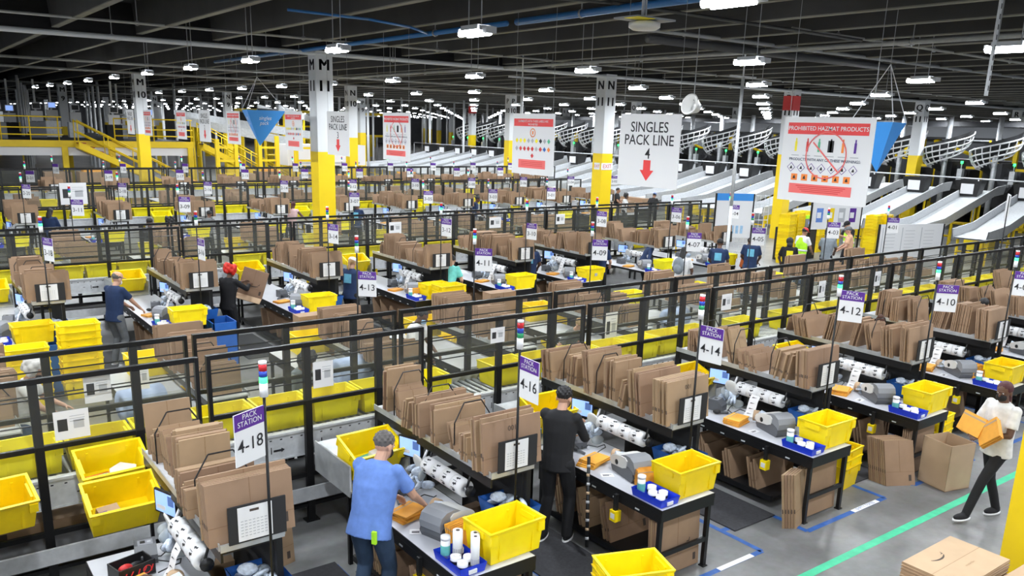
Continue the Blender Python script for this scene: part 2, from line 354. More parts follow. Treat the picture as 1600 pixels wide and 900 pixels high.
# ------------------------------------------------------------------ things hung from the roof
def hung_sign(name, x, y, w, h, label, kind, line='', zc=4.2):
    """panel in the plane x = const, its face towards -x; local frame: right = -y, up = z"""
    o = thing(name, (x,y,0), label, 'sign', 'signs hung over the pack lines')
    m = MB().box(-.006,-w/2,zc-h/2,.006,w/2,zc+h/2,'paper'); link('sign_panel', m.mesh('sign_panel'), o)
    g = MB().tube((0,w/2-.06,zc+h/2),(0,w/2-.06,7.1),.004,'conduit',4).tube((0,-w/2+.06,zc+h/2),(0,-w/2+.06,7.1),.004,'conduit',4); link('hanging_wire', g.mesh('hanging_wire'), o)
    def F(u, v, d=.009): return fr((-d, -(u), zc+v), (0,-1,0), (0,0,1))
    p = MB()
    def rect(u0,v0,u1,v1,mt,d=.009): p.flat([(u0,v0),(u1,v0),(u1,v1),(u0,v1)], mt, F(0,0,d))
    if kind == 'line':
        p.text('SINGLES', .215, 'ink', F(0,.34), .008); p.text('PACK LINE', .215, 'ink', F(0,.15), .008); p.text(line, .22, 'ink', F(0,-.05), .008)
        p.flat([(-.075,-.14),(.075,-.14),(.075,-.29),(.145,-.29),(0,-.45),(-.145,-.29),(-.075,-.29)], 'sign_red', F(0,0))
    elif kind == 'hazmat':
        rect(-.56,.31,.56,.45,'sign_red'); p.text('PROHIBITED HAZMAT PRODUCTS', .072, 'paper', F(0,.38,.012), .009)
        for k, c in enumerate(('tote_lemon','red','green_sign','ink','orange','purple')):
            u = -.42+.165*k; rect(u-.016,.10,u+.016,.22,c); rect(u-.009,.22,u+.009,.26,c); rect(u-.055,.045,u+.055,.055,'paper_grey')
            if k == 3: rect(u-.04,.10,u+.04,.24,'ink')
        p.text('PRODUCTS WITH ANY OF THESE WARNINGS:', .048, 'cloth_navy', F(0,0,.010), .006)
        for k in range(7):
            u = -.46+.145*k; p.flat([(u-.06,-.10),(u,-.04),(u+.06,-.10),(u,-.16)],'purple',F(0,0,.009)); p.flat([(u-.051,-.10),(u,-.049),(u+.051,-.10),(u,-.151)],'paper',F(0,0,.010)); p.flat([(u-.02,-.12),(u+.02,-.12),(u+.008,-.08),(u-.006,-.09)],'ink',F(0,0,.011))
        for k in range(6):
            u = -.40+.148*k; rect(u-.045,-.26,u+.045,-.18,'orange'); p.flat([(u-.02,-.24),(u+.02,-.24),(u+.005,-.195),(u-.01,-.21)],'ink',F(0,0,.011))
        rect(-.46,-.42,.42,-.30,'sign_pink')
        for k in range(4): rect(-.36+.03*k,-.33-.022*k,.34-.03*k,-.322-.022*k,'red',.011)
        p.lathe([(.27,-.001),(.285,-.001),(.285,.001),(.27,.001)],'sign_pink',F(.02,.06,.014),36,True)
        p.flat([(-.18,.21),(-.165,.222),(.215,-.12),(.2,-.132)],'sign_pink',F(.0,.0,.014))
    else:
        rect(-.56,.31,.56,.44,'sign_red'); p.text('SHIPMENTS WITH THESE LABELS ARE', .052, 'paper', F(0,.395,.012), .003); p.text('PROHIBITED', .05, 'paper', F(0,.34,.012), .003)
        p.lathe([(.062,-.001),(.078,-.001),(.078,.001),(.062,.001)],'orange',F(0,.2,.010),20,True); rect(-.02,.17,.02,.23,'orange')
        cs = ['tote_lemon','tote_lemon','tote_lemon','paper_grey','paper_grey','tote_lemon','ink','paper_grey','green_sign']; c2 = ['paper_grey','red','red','red','red','paper_grey','red','blue_deep','orange']
        for r, cc in enumerate((cs, c2, ['red'])):
            for k, c in enumerate(cc):
                u = (-.46+.115*k) if r < 2 else 0; v = .06-.14*r if r < 2 else -.2
                p.flat([(u-.045,v),(u,v+.045),(u+.045,v),(u,v-.045)],c,F(0,0,.010))
        rect(-.40,-.42,.38,-.27,'sign_pink')
        for k in range(3): rect(-.32,-.315-.03*k,.3,-.307-.03*k,'red',.011)
    link('sign_print', p.mesh('sign_print'), o)
for k, ln in enumerate('4321'):
    y0 = 10.85*k; wh = ['over the nearest pack line','over the second pack line','over the third pack line','over the farthest pack line'][k]
    hung_sign('line_sign', 9.4, 9.2+y0, 1.26, 1.08, f'white hanging sign reading SINGLES PACK LINE {ln} with red down arrow', 'line', ln)
    hung_sign('hazmat_sign', 9.4, 6.18+y0, 1.25, 1.04, f'white hanging PROHIBITED HAZMAT PRODUCTS sign {wh}', 'hazmat')
    if k < 3: hung_sign('label_sign', 9.4, 12.05+y0, 1.2, 1.06, f'white hanging sign with rows of small coloured diamonds {wh}', 'labels')
def pyramid(x, y, zt, s, h, label, txt):
    o = thing('hanging_sign', (x,y,0), label, 'sign')
    P = [Vector((s*math.cos(a),s*math.sin(a),zt)) for a in (3.95,6.05,8.15)]; T = Vector((0,0,zt-h))
    m = MB().add(P+[T],[(0,1,2),(0,3,1),(1,3,2),(2,3,0)],'hang_blue'); link('sign_panel', m.mesh('sign_panel'), o)
    g = MB()
    for p in P: g.tube(p,(0,0,zt+.95),.008,'paper',4)
    g.tube((0,0,zt+.95),(0,0,7.1),.006,'conduit',4); link('hanging_wire', g.mesh('hanging_wire'), o)
    if txt:
        for a, b in ((0,1),(2,0)):
            A, B = P[a], P[b]; ax = (B-A).normalized(); c = (A+B)/2*.72+T*.28; up = ((A+B)/2-T); up = (up-ax*up.dot(ax)).normalized(); nn = ax.cross(up)
            q = MB().text('singles\npack', .17, 'paper', fr(c+nn*.012, ax, up)); link('sign_print', q.mesh('sign_print'), o)
pyramid(9.3, 25.3, 4.75, .80, 1.05, 'blue inverted pyramid sign reading singles pack, left of column M 11', True)
pyramid(14.0, 8.15, 4.75, .55, .85, 'blue hanging pyramid sign half hidden behind the nearest hazmat sign', False)
o = thing('wireless_access_point', (7.56,7.6,5.72), 'white round wireless unit on a wired plate under the roof', 'device')
link('mounting_plate', MB().box(-.32,-.2,.05,.32,.2,.07,'conduit').box(-.34,-.22,.045,-.05,.0,.05,'tote_lemon').tube((-.02,.02,.07),(-.02,.02,1.38),.018,'galv',6).tube((.03,.02,.07),(.03,.02,1.38),.012,'galv',6).mesh('mounting_plate'), o)
link('wireless_unit', MB().lathe([(0,-.06),(.14,-.06),(.19,-.03),(.19,.02),(.1,.045),(0,.045)],'white_plastic').mesh('wireless_unit'), o)
o = thing('loudspeaker', (12.8,11.4,4.98), 'small white round loudspeaker hung right of the line 4 sign', 'loudspeaker')
link('horn', MB().lathe([(0,-.12),(.10,-.12),(.19,.10),(.21,.12),(.17,.12),(.08,-.02),(0,-.02)],'white_plastic',Matrix.Rotation(-1.3,4,'Y')).mesh('horn'), o)
link('hanger_rod', MB().tube((0,0,.1),(0,0,2.12),.01,'conduit',5).mesh('hanger_rod'), o)
o = thing('strut_channel', (9.36,4.35,4.95), 'perforated steel strut hanging vertically near the top right corner', 'strut')
q = MB().box(-.02,-.012,0,.02,.012,2.15,'galv')
for k in range(16): q.box(-.009,-.014,.05+k*.1,.009,.014,.1+k*.1,'black')
link('channel', q.mesh('channel'), o)
for k, (x, y) in enumerate(((15.6,20.6),(18.2,14.6))):
    o = tag(link('hanging_tube', MB().tube((0,0,-.3 if k else .9),(0,0,3.0),.045,'galv',8).box(-.5,-.03,2.98,.5,.03,3.03,'galv').tube((0,0,3.0),(0,0,4.2),.02,'galv',6).tube((0,0,-2.9 if k else .9),(0,0,-.3 if k else 1.0),.045,'galv',8).mesh('hanging_tube'), loc=(x,y,2.9)), ['thin grey pipe post standing behind the coloured diamonds sign','tall grey pipe post standing right of the line 4 sign'][k], 'pipe')
# ------------------------------------------------------------------ shared goods
def frustum(m, x0,y0,z0, x1,y1,z1, mt, M=None):  # half sizes bottom/top
    m.add([(-x0,-y0,z0),(x0,-y0,z0),(x0,y0,z0),(-x0,y0,z0),(-x1,-y1,z1),(x1,-y1,z1),(x1,y1,z1),(-x1,y1,z1)],[(0,1,5,4),(1,2,6,5),(2,3,7,6),(3,0,4,7)],mt,M)
def tote_mb(mt='tote', detail=True, lid=False):
    m = MB(); H = .31
    frustum(m, .268,.168,0, .292,.192,H-.03, mt)                 # outer wall
    frustum(m, .30,.20,H-.03, .31,.21,H, mt)                     # rim skirt
    m.add([(-.292,-.192,H-.03),(.292,-.192,H-.03),(.292,.192,H-.03),(-.292,.192,H-.03),(-.30,-.20,H-.03),(.30,-.20,H-.03),(.30,.20,H-.03),(-.30,.20,H-.03)],[(0,4,5,1),(1,5,6,2),(2,6,7,3),(3,7,4,0)],mt)
    m.add([(-.31,-.21,H),(.31,-.21,H),(.31,.21,H),(-.31,.21,H),(-.284,-.184,H),(.284,-.184,H),(.284,.184,H),(-.284,.184,H)],[(0,1,5,4),(1,2,6,5),(2,3,7,6),(3,0,4,7)],mt)
    m.add([(-.258,-.158,.012),(.258,-.158,.012),(.258,.158,.012),(-.258,.158,.012),(-.284,-.184,H),(.284,-.184,H),(.284,.184,H),(-.284,.184,H)],[(0,1,2,3),(0,4,5,1),(1,5,6,2),(2,6,7,3),(3,7,4,0)],mt)
    m.add([(-.268,-.168,0),(.268,-.168,0),(.268,.168,0),(-.268,.168,0)],[(0,3,2,1)],mt)
    if detail:
        for s in (-1,1):
            m.box(s*.283-.022,-.10,H-.085,s*.283+.022,.10,H-.03,mt)
            for t in (-1,1): m.box(s*.26-.035,t*.197-.012,H-.12,s*.26+.035,t*.197+.012,H-.03,mt)
            m.box(-.19,s*.178-.008,.03,-.17,s*.178+.012,H-.05,mt); m.box(.17,s*.178-.008,.03,.19,s*.178+.012,H-.05,mt)
        m.box(-.03,-.204,.12,.045,-.186,.19,'paper_grey') if lid else None
    return m
TM = {k: tote_mb(k, True).mesh('tote') for k in ('tote','tote_lemon')}
TMl = tote_mb('tote', True, True).mesh('tote')
def tote(x,y,z,label,group=None,mt='tote',rz=0,rx=0,ry=0,label_patch=False):
    o = link('tote', TMl if label_patch else TM[mt], loc=(x,y,z), rot=(rx,ry,rz)); return tag(o,label,'tote',group)
def flat_mb(w,h,t,edge=True,logo=False,txt=None,light=False):
    """folded box: stands on z=0, width along x, thickness along y"""
    c = 'card_light' if light else 'card'
    m = MB(); m.box(-w/2,0,0,w/2,t*.46,h,c); m.box(-w/2+.004,t*.46,.003,w/2-.004,t*.54,h-.003,'card_edge'); m.box(-w/2,t*.54,0,w/2,t,h,c)
    if edge:
        m.box(-w/2-.0008,-.0008,h*.30,w/2+.0008,t+.0008,h*.30+.006,'card_edge'); m.box(-w/2-.001,t*.2,h*.28,-w/2+.02,t*.8,h*.36,'card_print')
        m.box(-.004,-.0012,h*.3,.004,0,h,'card_edge')
        m.box(w/2-.09,-.001,.06,w/2-.05,0,.14,'card_print')
    if logo: smile(m, fr((0,-.003,h*.42),(1,0,0),(0,0,1)), w*.30)
    if txt: m.text(txt,.07,'card_print',fr((-.03*0,-.003,h*.82),(-1,0,0),(0,0,-1)) if txt=='100' else fr((0,-.003,h*.8),(1,0,0),(0,0,1)))
    return m
def smile(m, M, r):
    """upward-ending curved stroke with a small arrow head, drawn in the local xy plane"""
    n = 12; P=[]; Q=[]
    for k in range(n+1):
        a = -PI*.80+PI*.58*k/n; wd = .05+.07*math.sin(PI*k/n)
        P.append((r*math.cos(a)*(1-wd*.5)+.02*r, r*math.sin(a)*.62*(1-wd)+r*.45)); Q.append((r*math.cos(a)*(1+wd*.5)+.02*r, r*math.sin(a)*.62*(1+wd)+r*.45))
    V=[(x,y,0) for x,y in P+Q]; m.add(V,[(k,n+1+k,n+2+k,k+1) for k in range(n)],'card_print',M)
    x,y = P[-1]; m.flat([(x-.10*r,y+.14*r),(x-.12*r,y+.08*r),(x+.10*r,y+.06*r),(x+.16*r,y+.28*r),(x+.10*r,y+.30*r),(x+.06*r,y+.14*r)],'card_print',M)
FLATS = {}
FCOUNT = 0
FAR = MB()   # stock too far away to be told sheet from sheet
def flat(x,y,z,w,h,t,rx,label,group,sy=1,logo=False,txt=None,rz=0,indiv=True,light=False):
    global FCOUNT
    if indiv and FCOUNT < 228:
        FCOUNT += 1
        k = (round(w/.03),round(h/.03),logo,txt,light)
        if k not in FLATS: FLATS[k] = flat_mb(k[0]*.03,k[1]*.03,.022,True,logo,txt,light).mesh('folded_box')
        o = link('folded_box', FLATS[k], loc=(x,y,z), rot=(rx,0,rz)); return tag(o,label,'folded box',group)
    M = Matrix.Translation((x,y,z))@Matrix.Rotation(rx,4,'X')
    FAR.box(-w/2,0,0,w/2,t*.8,h,'card',M)
    FAR.box(-w/2-.004,t*.1,h*.3,w/2+.004,t*.7,h*.3+.012,'card_edge',M)
# ------------------------------------------------------------------ fences
def fence_parts(L, mid, low=True):
    P = {}
    def post(t): return lambda: MB().box(-t,-.03,0,t,.03,2.13,'rail').box(-t-.04,-.06,0,t+.04,.06,.015,'rail')
    P['thin'] = post(.02); P['thick'] = post(.04)
    P['top_rail'] = lambda: MB().box(0,-.025,2.08,L,.025,2.13,'rail')
    P['lower_rail'] = lambda: MB().box(0,-.02,1.42,L,.02,1.47,'rail')
    P['rod'] = lambda: MB().tube((0,0,0),(L,0,0),.008,'rail',5)
    P['clear_panel'] = lambda: MB().box(.02,-.045,1.47,L-.02,-.041,2.08,'plexi')
    P['lower_panel'] = lambda: MB().box(.02,.036,1.12,L-.02,.040,1.80,'plexi_low')
    P['kick_rail'] = lambda: MB().box(0,-.02,.55,L,.02,.60,'rail').box(0,-.02,.18,L,.02,.22,'rail')
    return P
def fence(x, y, L, label, full=True, group=None):
    o = thing('guard_fence', (x,y,0), label, 'fence', group)
    L = round(L,2); P = fence_parts(L,0)
    def g(k, n, loc=(0,0,0)): link(n, shared((n,k,L if k not in ('thin','thick') else 0), P[k]), o, loc=loc)
    g('thin','post'); g('thin','post',(L,0,0)); g('thick','post',(L*.42,0,0)); g('thick','post',(L*.77,0,0))
    g('top_rail','top_rail'); g('lower_rail','lower_rail'); g('clear_panel','clear_panel')
    if full: g('lower_panel','lower_panel'); g('kick_rail','kick_rail'); g('rod','rod',(0,0,1.93)); g('rod','rod',(0,0,1.68))
    return o
LINES = [  # number, front fence y, rear fence y, x range
 (4, 8.47, 9.42, -.2, 25.6), (3, 19.35, 20.2, 0.0, 23.6), (2, 30.9, 31.7, 1.0, 27.0), (1, 41.7, 42.5, 3.0, 34.0)]
EVEN = {4:[-1.4,.98,3.42,5.8,8.32,10.7,13.1,15.5,17.9,20.3,22.7], 3:[1.07,3.55,6.1,8.75,11.1,13.3,16.0,18.4],2:[2.2,4.7,7.2,9.7,12.2,14.7,17.2,19.7,22.2,24.7],1:[4.6,7.1,9.6,12.1,14.6,17.1,19.6,22.1,24.6,27.1,29.6]}
for ln, yf, yr, xa, xb in LINES:
    for side, y in (('front',yf),('rear',yr)):
        x = xa; k = 0
        while x < xb-.5:
            L = 2.54
            if ln == 4 and side == 'front': seq = [-.2,2.46,5.12,7.72,10.32,12.95,15.6,18.2,20.8,23.4]; x = seq[k]; L = (seq[k+1]-seq[k]-.12) if k+1 < len(seq) else 2.5
            elif ln == 4: seq = [0.1,2.6,5.25,7.88,10.5,13.05,15.7,18.5,21.1,23.6]; x = seq[k]; L = (seq[k+1]-seq[k]-.10) if k+1 < len(seq) else 2.5
            fence(x, y, L, f'clear guard panel, {ordn(k)} from left in the {"near" if side=="front" else "far"} fence of the {LNW[ln]}', ln >= 3, f'guard panels of the {LNW[ln]}')
            k += 1
            if ln == 4:
                if k >= len(seq): break
                x = seq[k]
            else: x += 2.62
# ------------------------------------------------------------------ conveyors and their totes
def conveyor(ln, yf, yr, xa, xb):
    o = thing('conveyor', (xa,(yf+yr)/2,0), f'roller conveyor with galvanised sides carrying yellow totes along the {LNW[ln]}', 'conveyor')
    L = xb-xa; W = (yr-yf)/2-.07
    for s in (-1,1):
        m = MB().box(0,s*W-.015,.80,L,s*W+.015,1.10,'galv').box(0,s*W-.04,1.085,L,s*W+.04,1.11,'galv').box(0,s*W-.035,.80,L,s*W+.035,.815,'galv')
        if ln >= 3:
            for k in range(int(L/.12)): m.box(.05+k*.12,s*W-.018,1.03,.075+k*.12,s*W+.018,1.042,'black')
            for k in range(int(L/.6)):
                m.box(.15+k*.6,s*W-.018,.92,.19+k*.6,s*W+.018,.93,'black'); m.box(.3+k*.6,s*W-.018,.88,.31+k*.6,s*W+.018,.96,'black')
                if k % 4 == 1: m.flat([(0,0),(.09,0),(.09,-.015),(.13,.012),(.09,.04),(.09,.024),(0,.024)],'ink',fr((.33+k*.6,s*W-.019,.90),(1,0,0),(0,0,1)))
        link('side_rail', m.mesh('side_rail'), o)
    m = MB()
    n = int(L/(.10 if ln == 4 else .2))
    for k in range(n): m.tube((.04+k*L/n,-W,1.03),(.04+k*L/n,W,1.03),.024,'steel',6)
    tag(link('roller_bed', m.mesh('roller_bed'), o), kind='stuff')
    leg = MB().bar((0,-W,0),(0,-W,.8),.05,'steel_yellow').bar((0,W,0),(0,W,.8),.05,'steel_yellow').bar((0,-W,.35),(0,W,.35),.04,'steel_yellow').mesh('support')
    for k in range(int(L/1.9)): link('support', leg, o, loc=(.6+1.9*k,0,0))
    if ln >= 3:
        m = MB().box(0,-W-.25,.36,L,W+.02,.40,'belt').box(0,-W-.27,.34,L,-W-.24,.50,'galv'); link('lower_belt', m.mesh('lower_belt'), o)
    return o
for a in LINES: conveyor(*a)
nt = 0
for ln, yf, yr, xa, xb in LINES:
    x = xa+.35; k = 0; r2 = random.Random(ln)
    while x < xb-.3 and nt < 150:
        gap = r2.random() < (.10 if ln != 3 else .05)
        if not gap and incam(x, (yf+yr)/2, 1.1, 80):
            mt = 'tote_lemon'
            tote(x, (yf+yr)/2+r2.uniform(-.02,.02), 1.055, f'lemon yellow tote on the conveyor of the {LNW[ln]}, {ordn(k)} from left', f'totes riding the {LNW[ln]}', mt, rz=r2.uniform(-.03,.03)); nt += 1
            if ln == 4 and r2.random() < .55:
                q = r2.choice([0,1,2]); M = MB()
                if q == 0: M.box(-.15,-.10,0,.15,.10,.10,'card_light'); nm, lb, ct = 'carton', 'small light brown carton', 'box'
                elif q == 1: M.box(-.16,-.05,0,.10,.09,.14,'mailer'); nm, lb, ct = 'padded_mailer', 'orange padded packet', 'envelope'
                else: M.ell((0,0,.10),(.17,.11,.07),'air_film'); nm, lb, ct = 'plastic_bag', 'pale plastic wrapped item', 'bag'
                tag(link(nm, M.mesh(nm), loc=(x-.02,(yf+yr)/2,1.068), rot=(0,0,r2.uniform(-.4,.4))), f'{lb} lying in the {ordn(k)} tote from the left on pack line {ln}', ct)
            k += 1
        x += .645
# ------------------------------------------------------------------ pack stations
def paper_notice(x, y, z, w, h, label, rz=0, rows=True):
    m = MB().box(-w/2,-.004,0,w/2,0,h,'paper')
    if rows:
        m.box(-w*.40,-.006,h*.30,-w*.12,-.004,h*.72,'dark'); m.box(w*.05,-.006,h*.35,w*.35,-.004,h*.65,'paper_grey'); 
        for k in range(3): m.box(-w*.05,-.006,h*(.78-.09*k),w*.38,-.004,h*(.80-.09*k),'paper_grey')
    return tag(link('paper_notice', m.mesh('paper_notice'), loc=(x,y,z), rot=(0,0,rz)), label, 'notice')
def station(ln, x0, yf, sy, num, TL, pole=None, near=0, yaw=0., side=1, tower=1, lit=True, zt=2.52, sign=True, dress=True, chute=True):
    """near: 3 full detail, 2 medium, 1 far. Local y runs from the aisle to the conveyor (mirrored when sy = -1)"""
    S = f'{ln}-{num:02d}'; SW = sw(ln,num); ZR = 1.43 if sy > 0 else 1.15; R = random.Random(ln*100+num)
    W = lambda x,y,z=0: (x0+x, yf+sy*y, z)
    def part(o, name, key, fn, loc=(0,0,0)): return link(name, shared(key, fn, sy), o, loc=(loc[0],sy*loc[1],loc[2]))
    # ---- table
    t = thing('packing_table', W(0,0), f'grey topped packing table of station {SW} with black legs', 'table', 'packing tables')
    part(t,'table_top',('table_top',TL),lambda: MB().box(0,0,.815,.78,TL,.85,'table_top').box(-.006,-.006,.80,.786,0,.852,'rail').box(-.006,0,.80,0,TL,.852,'rail').box(.78,0,.80,.786,TL,.852,'rail'))
    for lx in (.03,.75):
        for ly in (.04, TL-.1): part(t,'leg','leg',lambda: MB().box(-.022,-.022,0,.022,.022,.80,'rail').box(-.035,-.035,0,.035,.035,.012,'rail'),(lx,ly,0))
    part(t,'cross_bar','cross_bar',lambda: MB().box(.03,.02,.30,.75,.05,.35,'rail').box(.0,-.004,.72,.78,.016,.80,'rail'))
    if near > 1:
        part(t,'side_beam',('side_beam',TL),lambda: (lambda m: [m.box(-.012,.3+k*.33,.735,-.008,.36+k*.33,.75,'galv') for k in range(int(TL/.33)-1)] and m)(MB().box(-.008,0,.71,.016,TL,.80,'rail').box(.764,0,.71,.788,TL,.80,'rail')))
        part(t,'lower_shelf',('lower_shelf',TL),lambda: MB().box(.03,.5,.13,.75,TL-.1,.15,'rail').box(.0,.5,.10,.03,TL,.17,'rail'))
    # ---- rack
    rk = thing('carton_rack', W(.68,.56), f'raised steel rack of folded boxes beside the packing table of station {SW}', 'rack', 'carton racks')
    RL = 2.25 if ln == 4 else TL-.6
    part(rk,'shelf_deck',('shelf_deck',RL),lambda: MB().box(0,0,-.02,.49,RL,0,'galv').box(-.01,0,-.03,0,RL,.03,'steel').box(.49,0,-.03,.50,RL,.03,'steel').box(0,-.015,-.04,.49,0,.02,'steel'),(0,0,ZR))
    for ly in ((.04,RL-.05) if near > 1 else (.04,)): part(rk,'leg',('leg','r',ZR),lambda: MB().box(-.02,-.025,.0,.03,.025,ZR-.02,'rail').box(-.43,-.025,ZR-.07,.0,.025,ZR-.02,'rail'),(.45,ly,0))
    if near > 1:
        part(rk,'back_panel',('back_panel',RL,ZR),lambda: MB().box(.44,.1,.15,.46,RL*.5,ZR-.09,'black_matte').box(.0,0,ZR-.13,.02,RL,ZR-.03,'rail').box(.0,RL-.06,.0,.03,RL-.02,ZR-.03,'rail'))
    nd = 4 if near > 1 else 1
    for k in range(nd):
        part(rk,'divider','divider',lambda: MB().path([(.03,0,0),(.03,0,.29),(.15,.02,.47),(.35,.02,.47),(.46,0,.29),(.46,0,0)],.007,'black',5),(0,.06+k*(RL-.3)/max(nd-1,1)*.92,ZR))
    dh = part(rk,'document_holder','document_holder',lambda: MB().box(.06,-.035,.01,.50,-.02,.31,'black_matte'),(0,0,ZR))
    part(dh,'paper_sheet','paper_sheet',lambda: (lambda m: [m.box(.15+.03*j,-.0402,.06+k*.024,.17+.03*j,-.040,.067+k*.024,'paper_grey') for k in range(6) for j in range(7)] and m.box(.22,-.0402,.25,.29,-.040,.27,'card_print'))(MB().box(.13,-.040,.025,.39,-.0355,.295,'paper')))
    # ---- folded boxes on the rack
    gy = .58; b = 0
    end = .56+RL-.12
    where = ['front','second','third','fourth','fifth','sixth','seventh']
    while gy < end:
        n = R.randint(5,9) if near > 1 else R.randint(3,5); tt = .026 if near > 1 else .055
        w = R.choice([.30,.36,.42,.54,.60,.66]) if b else .66; h = R.choice([.24,.30,.36,.42,.48]) if b else .48
        if near > 1 and b: n = R.randint(4,11)
        tilt = R.choice([-.30,-.16,-.05,.03,.16])*sy if b else -.10*sy
        if sy < 0: tilt = -abs(tilt)*0+R.uniform(-.1,.1)
        for k in range(n):
            yy = gy+k*tt
            if yy > end: break
            lab = f'folded brown box in the {where[min(b,6)]} stack on the rack of station {SW}'
            flat(*W(.93+R.uniform(-.012,.012)+(w-.54)*.12, yy, ZR), w+ (R.choice([0,0,-.06]) if k else 0), h+(R.choice([0,0,-.03,.03]) if k else 0), tt*.85, tilt, lab, f'folded boxes on the rack of station {SW}, {where[min(b,6)]} stack', sy, txt='100' if (b==0 and k==0 and near==3 and num in (16,14)) else None, indiv=near==3, light=False)
        gy += n*tt+R.uniform(.05,.15)+abs(tilt)*h*.6; b += 1
    # ---- sign post with signal lamps
    if sign:
        px, py = pole or (.92,.50); zs = zt
        p = thing('station_sign', W(px,py), f'purple and white PACK STATION {S} sign on its black pole with a signal lamp', 'sign', 'pack station signs')
        part(p,'pole','pole',lambda: MB().tube((0,0,.55),(0,0,2.62),.012,'rail',6).box(-.03,-.03,0,.03,.03,.95,'rail').tube((0,0,.93),(0,0,.97),.03,'galv',8))
        dx, dy = math.cos(yaw), math.sin(yaw)
        m = MB(); M0 = fr((dx*.155*side,dy*.155*side,zs-.17),(dx,dy,0),(0,0,1))
        m.box(-.14,-.19,-.004,.14,.19,.004,'paper',M0); m.box(-.14,.07,.004,.14,.19,.007,'purple',M0); m.box(-.14,.07,-.007,.14,.19,-.004,'purple',M0)
        if near: 
            m.text('PACK\nSTATION',.055,'paper',M0@Matrix.Translation((0,.135,.009)),.003)
        m.text(S,.135,'ink',M0@Matrix.Translation((0,-.055,.007)),.004)
        link('sign_panel', m.mesh('sign_panel'), p)
        if tower:
            tw = link('signal_lamp', shared('signal_lamp', lambda: MB().tube((0,0,0),(0,0,.10),.030,'white',10)), p, loc=(0,0,2.60))
            for nm, z, mt in (('green_lens',.10,'led_green' if lit else 'lens_green'),('blue_lens',.145,'lens_blue'),('red_lens',.19,'lens_red'),('lamp_cap',.24,'white')):
                link(nm, shared((nm,mt), lambda: MB().tube((0,0,0),(0,0,{'red_lens':.05,'lamp_cap':.02}.get(nm,.045)),.029,mt,10)), tw, loc=(0,0,z))
    # ---- goods on the table
    fs = 'table of station '+SW
    tote(*W(.60+R.uniform(-.02,.03), .25, .852), f'yellow tote on the aisle end of the {fs}', 'totes on the aisle ends of the tables', 'tote' if near > 1 else 'tote_lemon', rz=R.uniform(-.04,.04), label_patch=(ln==3 and num in (12,8)))
    if near >= 1 and sy > 0:
        b_ = thing('parts_bin', W(.145,.24,.852), f'shallow blue bin on the front corner of the {fs}', 'bin', 'blue parts bins')
        link('bin_body', shared('bin_body', lambda: (lambda m: (frustum(m,.12,.20,0,.135,.215,.085,'blue_bin'), frustum(m,.112,.192,.01,.128,.208,.085,'blue_bin'), m.add([(-.12,-.20,.004),(.12,-.20,.004),(.12,.20,.004),(-.12,.20,.004)],[(0,1,2,3)],'blue_bin'), m.box(-.05,-.222,.02,.03,-.210,.055,'paper'))[-1])(MB())), b_)
        rolls = [(-.05,-.12,.075),(.05,-.06,.08),(-.04,.0,.08),(.05,.10,.075)] if near > 1 else [(-.03,-.08,.1),(.04,.05,.1)]
        for k,(rx,ry,h) in enumerate(rolls):
            o = link('label_roll', shared('label_roll', lambda: MB().lathe([(.018,.0),(.048,.0),(.048,.085),(.018,.085)],'paper',None,14,True).lathe([(.049,.02),(.0495,.05)],'ink',None,14)), loc=W(rx+.145,ry+.24,.862), rot=(0,0,k*1.9))
            tag(o, f'white label roll standing in the blue bin of station {SW}', 'label roll', f'label rolls in the blue bin of station {SW}')
        o = thing('wipes_canister', W(.10,.40,.862), f'white wipes canister at the back of the blue bin of station {SW}', 'canister', 'wipes canisters')
        link('canister_body', shared('canister_body', lambda: MB().tube((0,0,0),(0,0,.17),.042,'white',14).lathe([(.043,.03),(.0435,.12)],'cloth_teal',None,14)), o)
        link('canister_lid', shared('canister_lid', lambda: MB().tube((0,0,.17),(0,0,.20),.044,'white',14)), o)
    if near >= 1 and sy > 0:
        # tape machine
        o = thing('tape_machine', W(.38,.82,.852), f'grey and white paper tape dispenser machine on the {fs}', 'tape machine', 'tape machines', rz=R.uniform(-.25,.15)+(1.2 if num not in (16,18) else .45))
        def tm():
            m = MB(); m.prism([(-.20,0),(.19,0),(.22,.04),(.22,.10),(.17,.13),(-.12,.15),(-.21,.12),(-.23,.06)],-.13,.13,'grey_plastic',fr((0,0,0),(1,0,0),(0,0,1))).box(.20,-.09,.05,.26,.09,.08,'black'); return m
        link('machine_base', shared('machine_base', tm), o)
        link('machine_cover', shared('machine_cover', lambda: MB().prism([(-.02,.10),(.20,.07),(.235,.10),(.24,.14),(.21,.175),(.13,.205),(.03,.225),(-.06,.235),(-.10,.21),(-.09,.13)],-.137,.137,'white_plastic',fr((0,0,0),(1,0,0),(0,0,1))).tube((.10,-.141,.13),(.10,.141,.13),.030,'black',14)), o)
        link('machine_top', shared('machine_top', lambda: MB().prism([(-.23,.10),(-.10,.12),(.05,.222),(-.05,.262),(-.14,.265),(-.21,.235),(-.24,.17)],-.125,.125,'mid_grey',fr((0,0,0),(1,0,0),(0,0,1)))), o)
        # row of label rolls on a spindle
        o = thing('label_spindle', W(.66,.92,1.04), f'row of white printed label rolls on a spindle over the {fs}', 'label rolls', 'label spindles')
        link('spindle', shared('spindle', lambda: MB().tube((0,-.06,.12),(0,.78,.12),.012,'galv',8).tube((.0,.0,.12),(.06,0,.30),.012,'black',6).tube((.0,.7,.12),(.06,.7,.30),.012,'black',6).tube((0,-.075,.12),(0,-.055,.12),.055,'rail',12)), o)
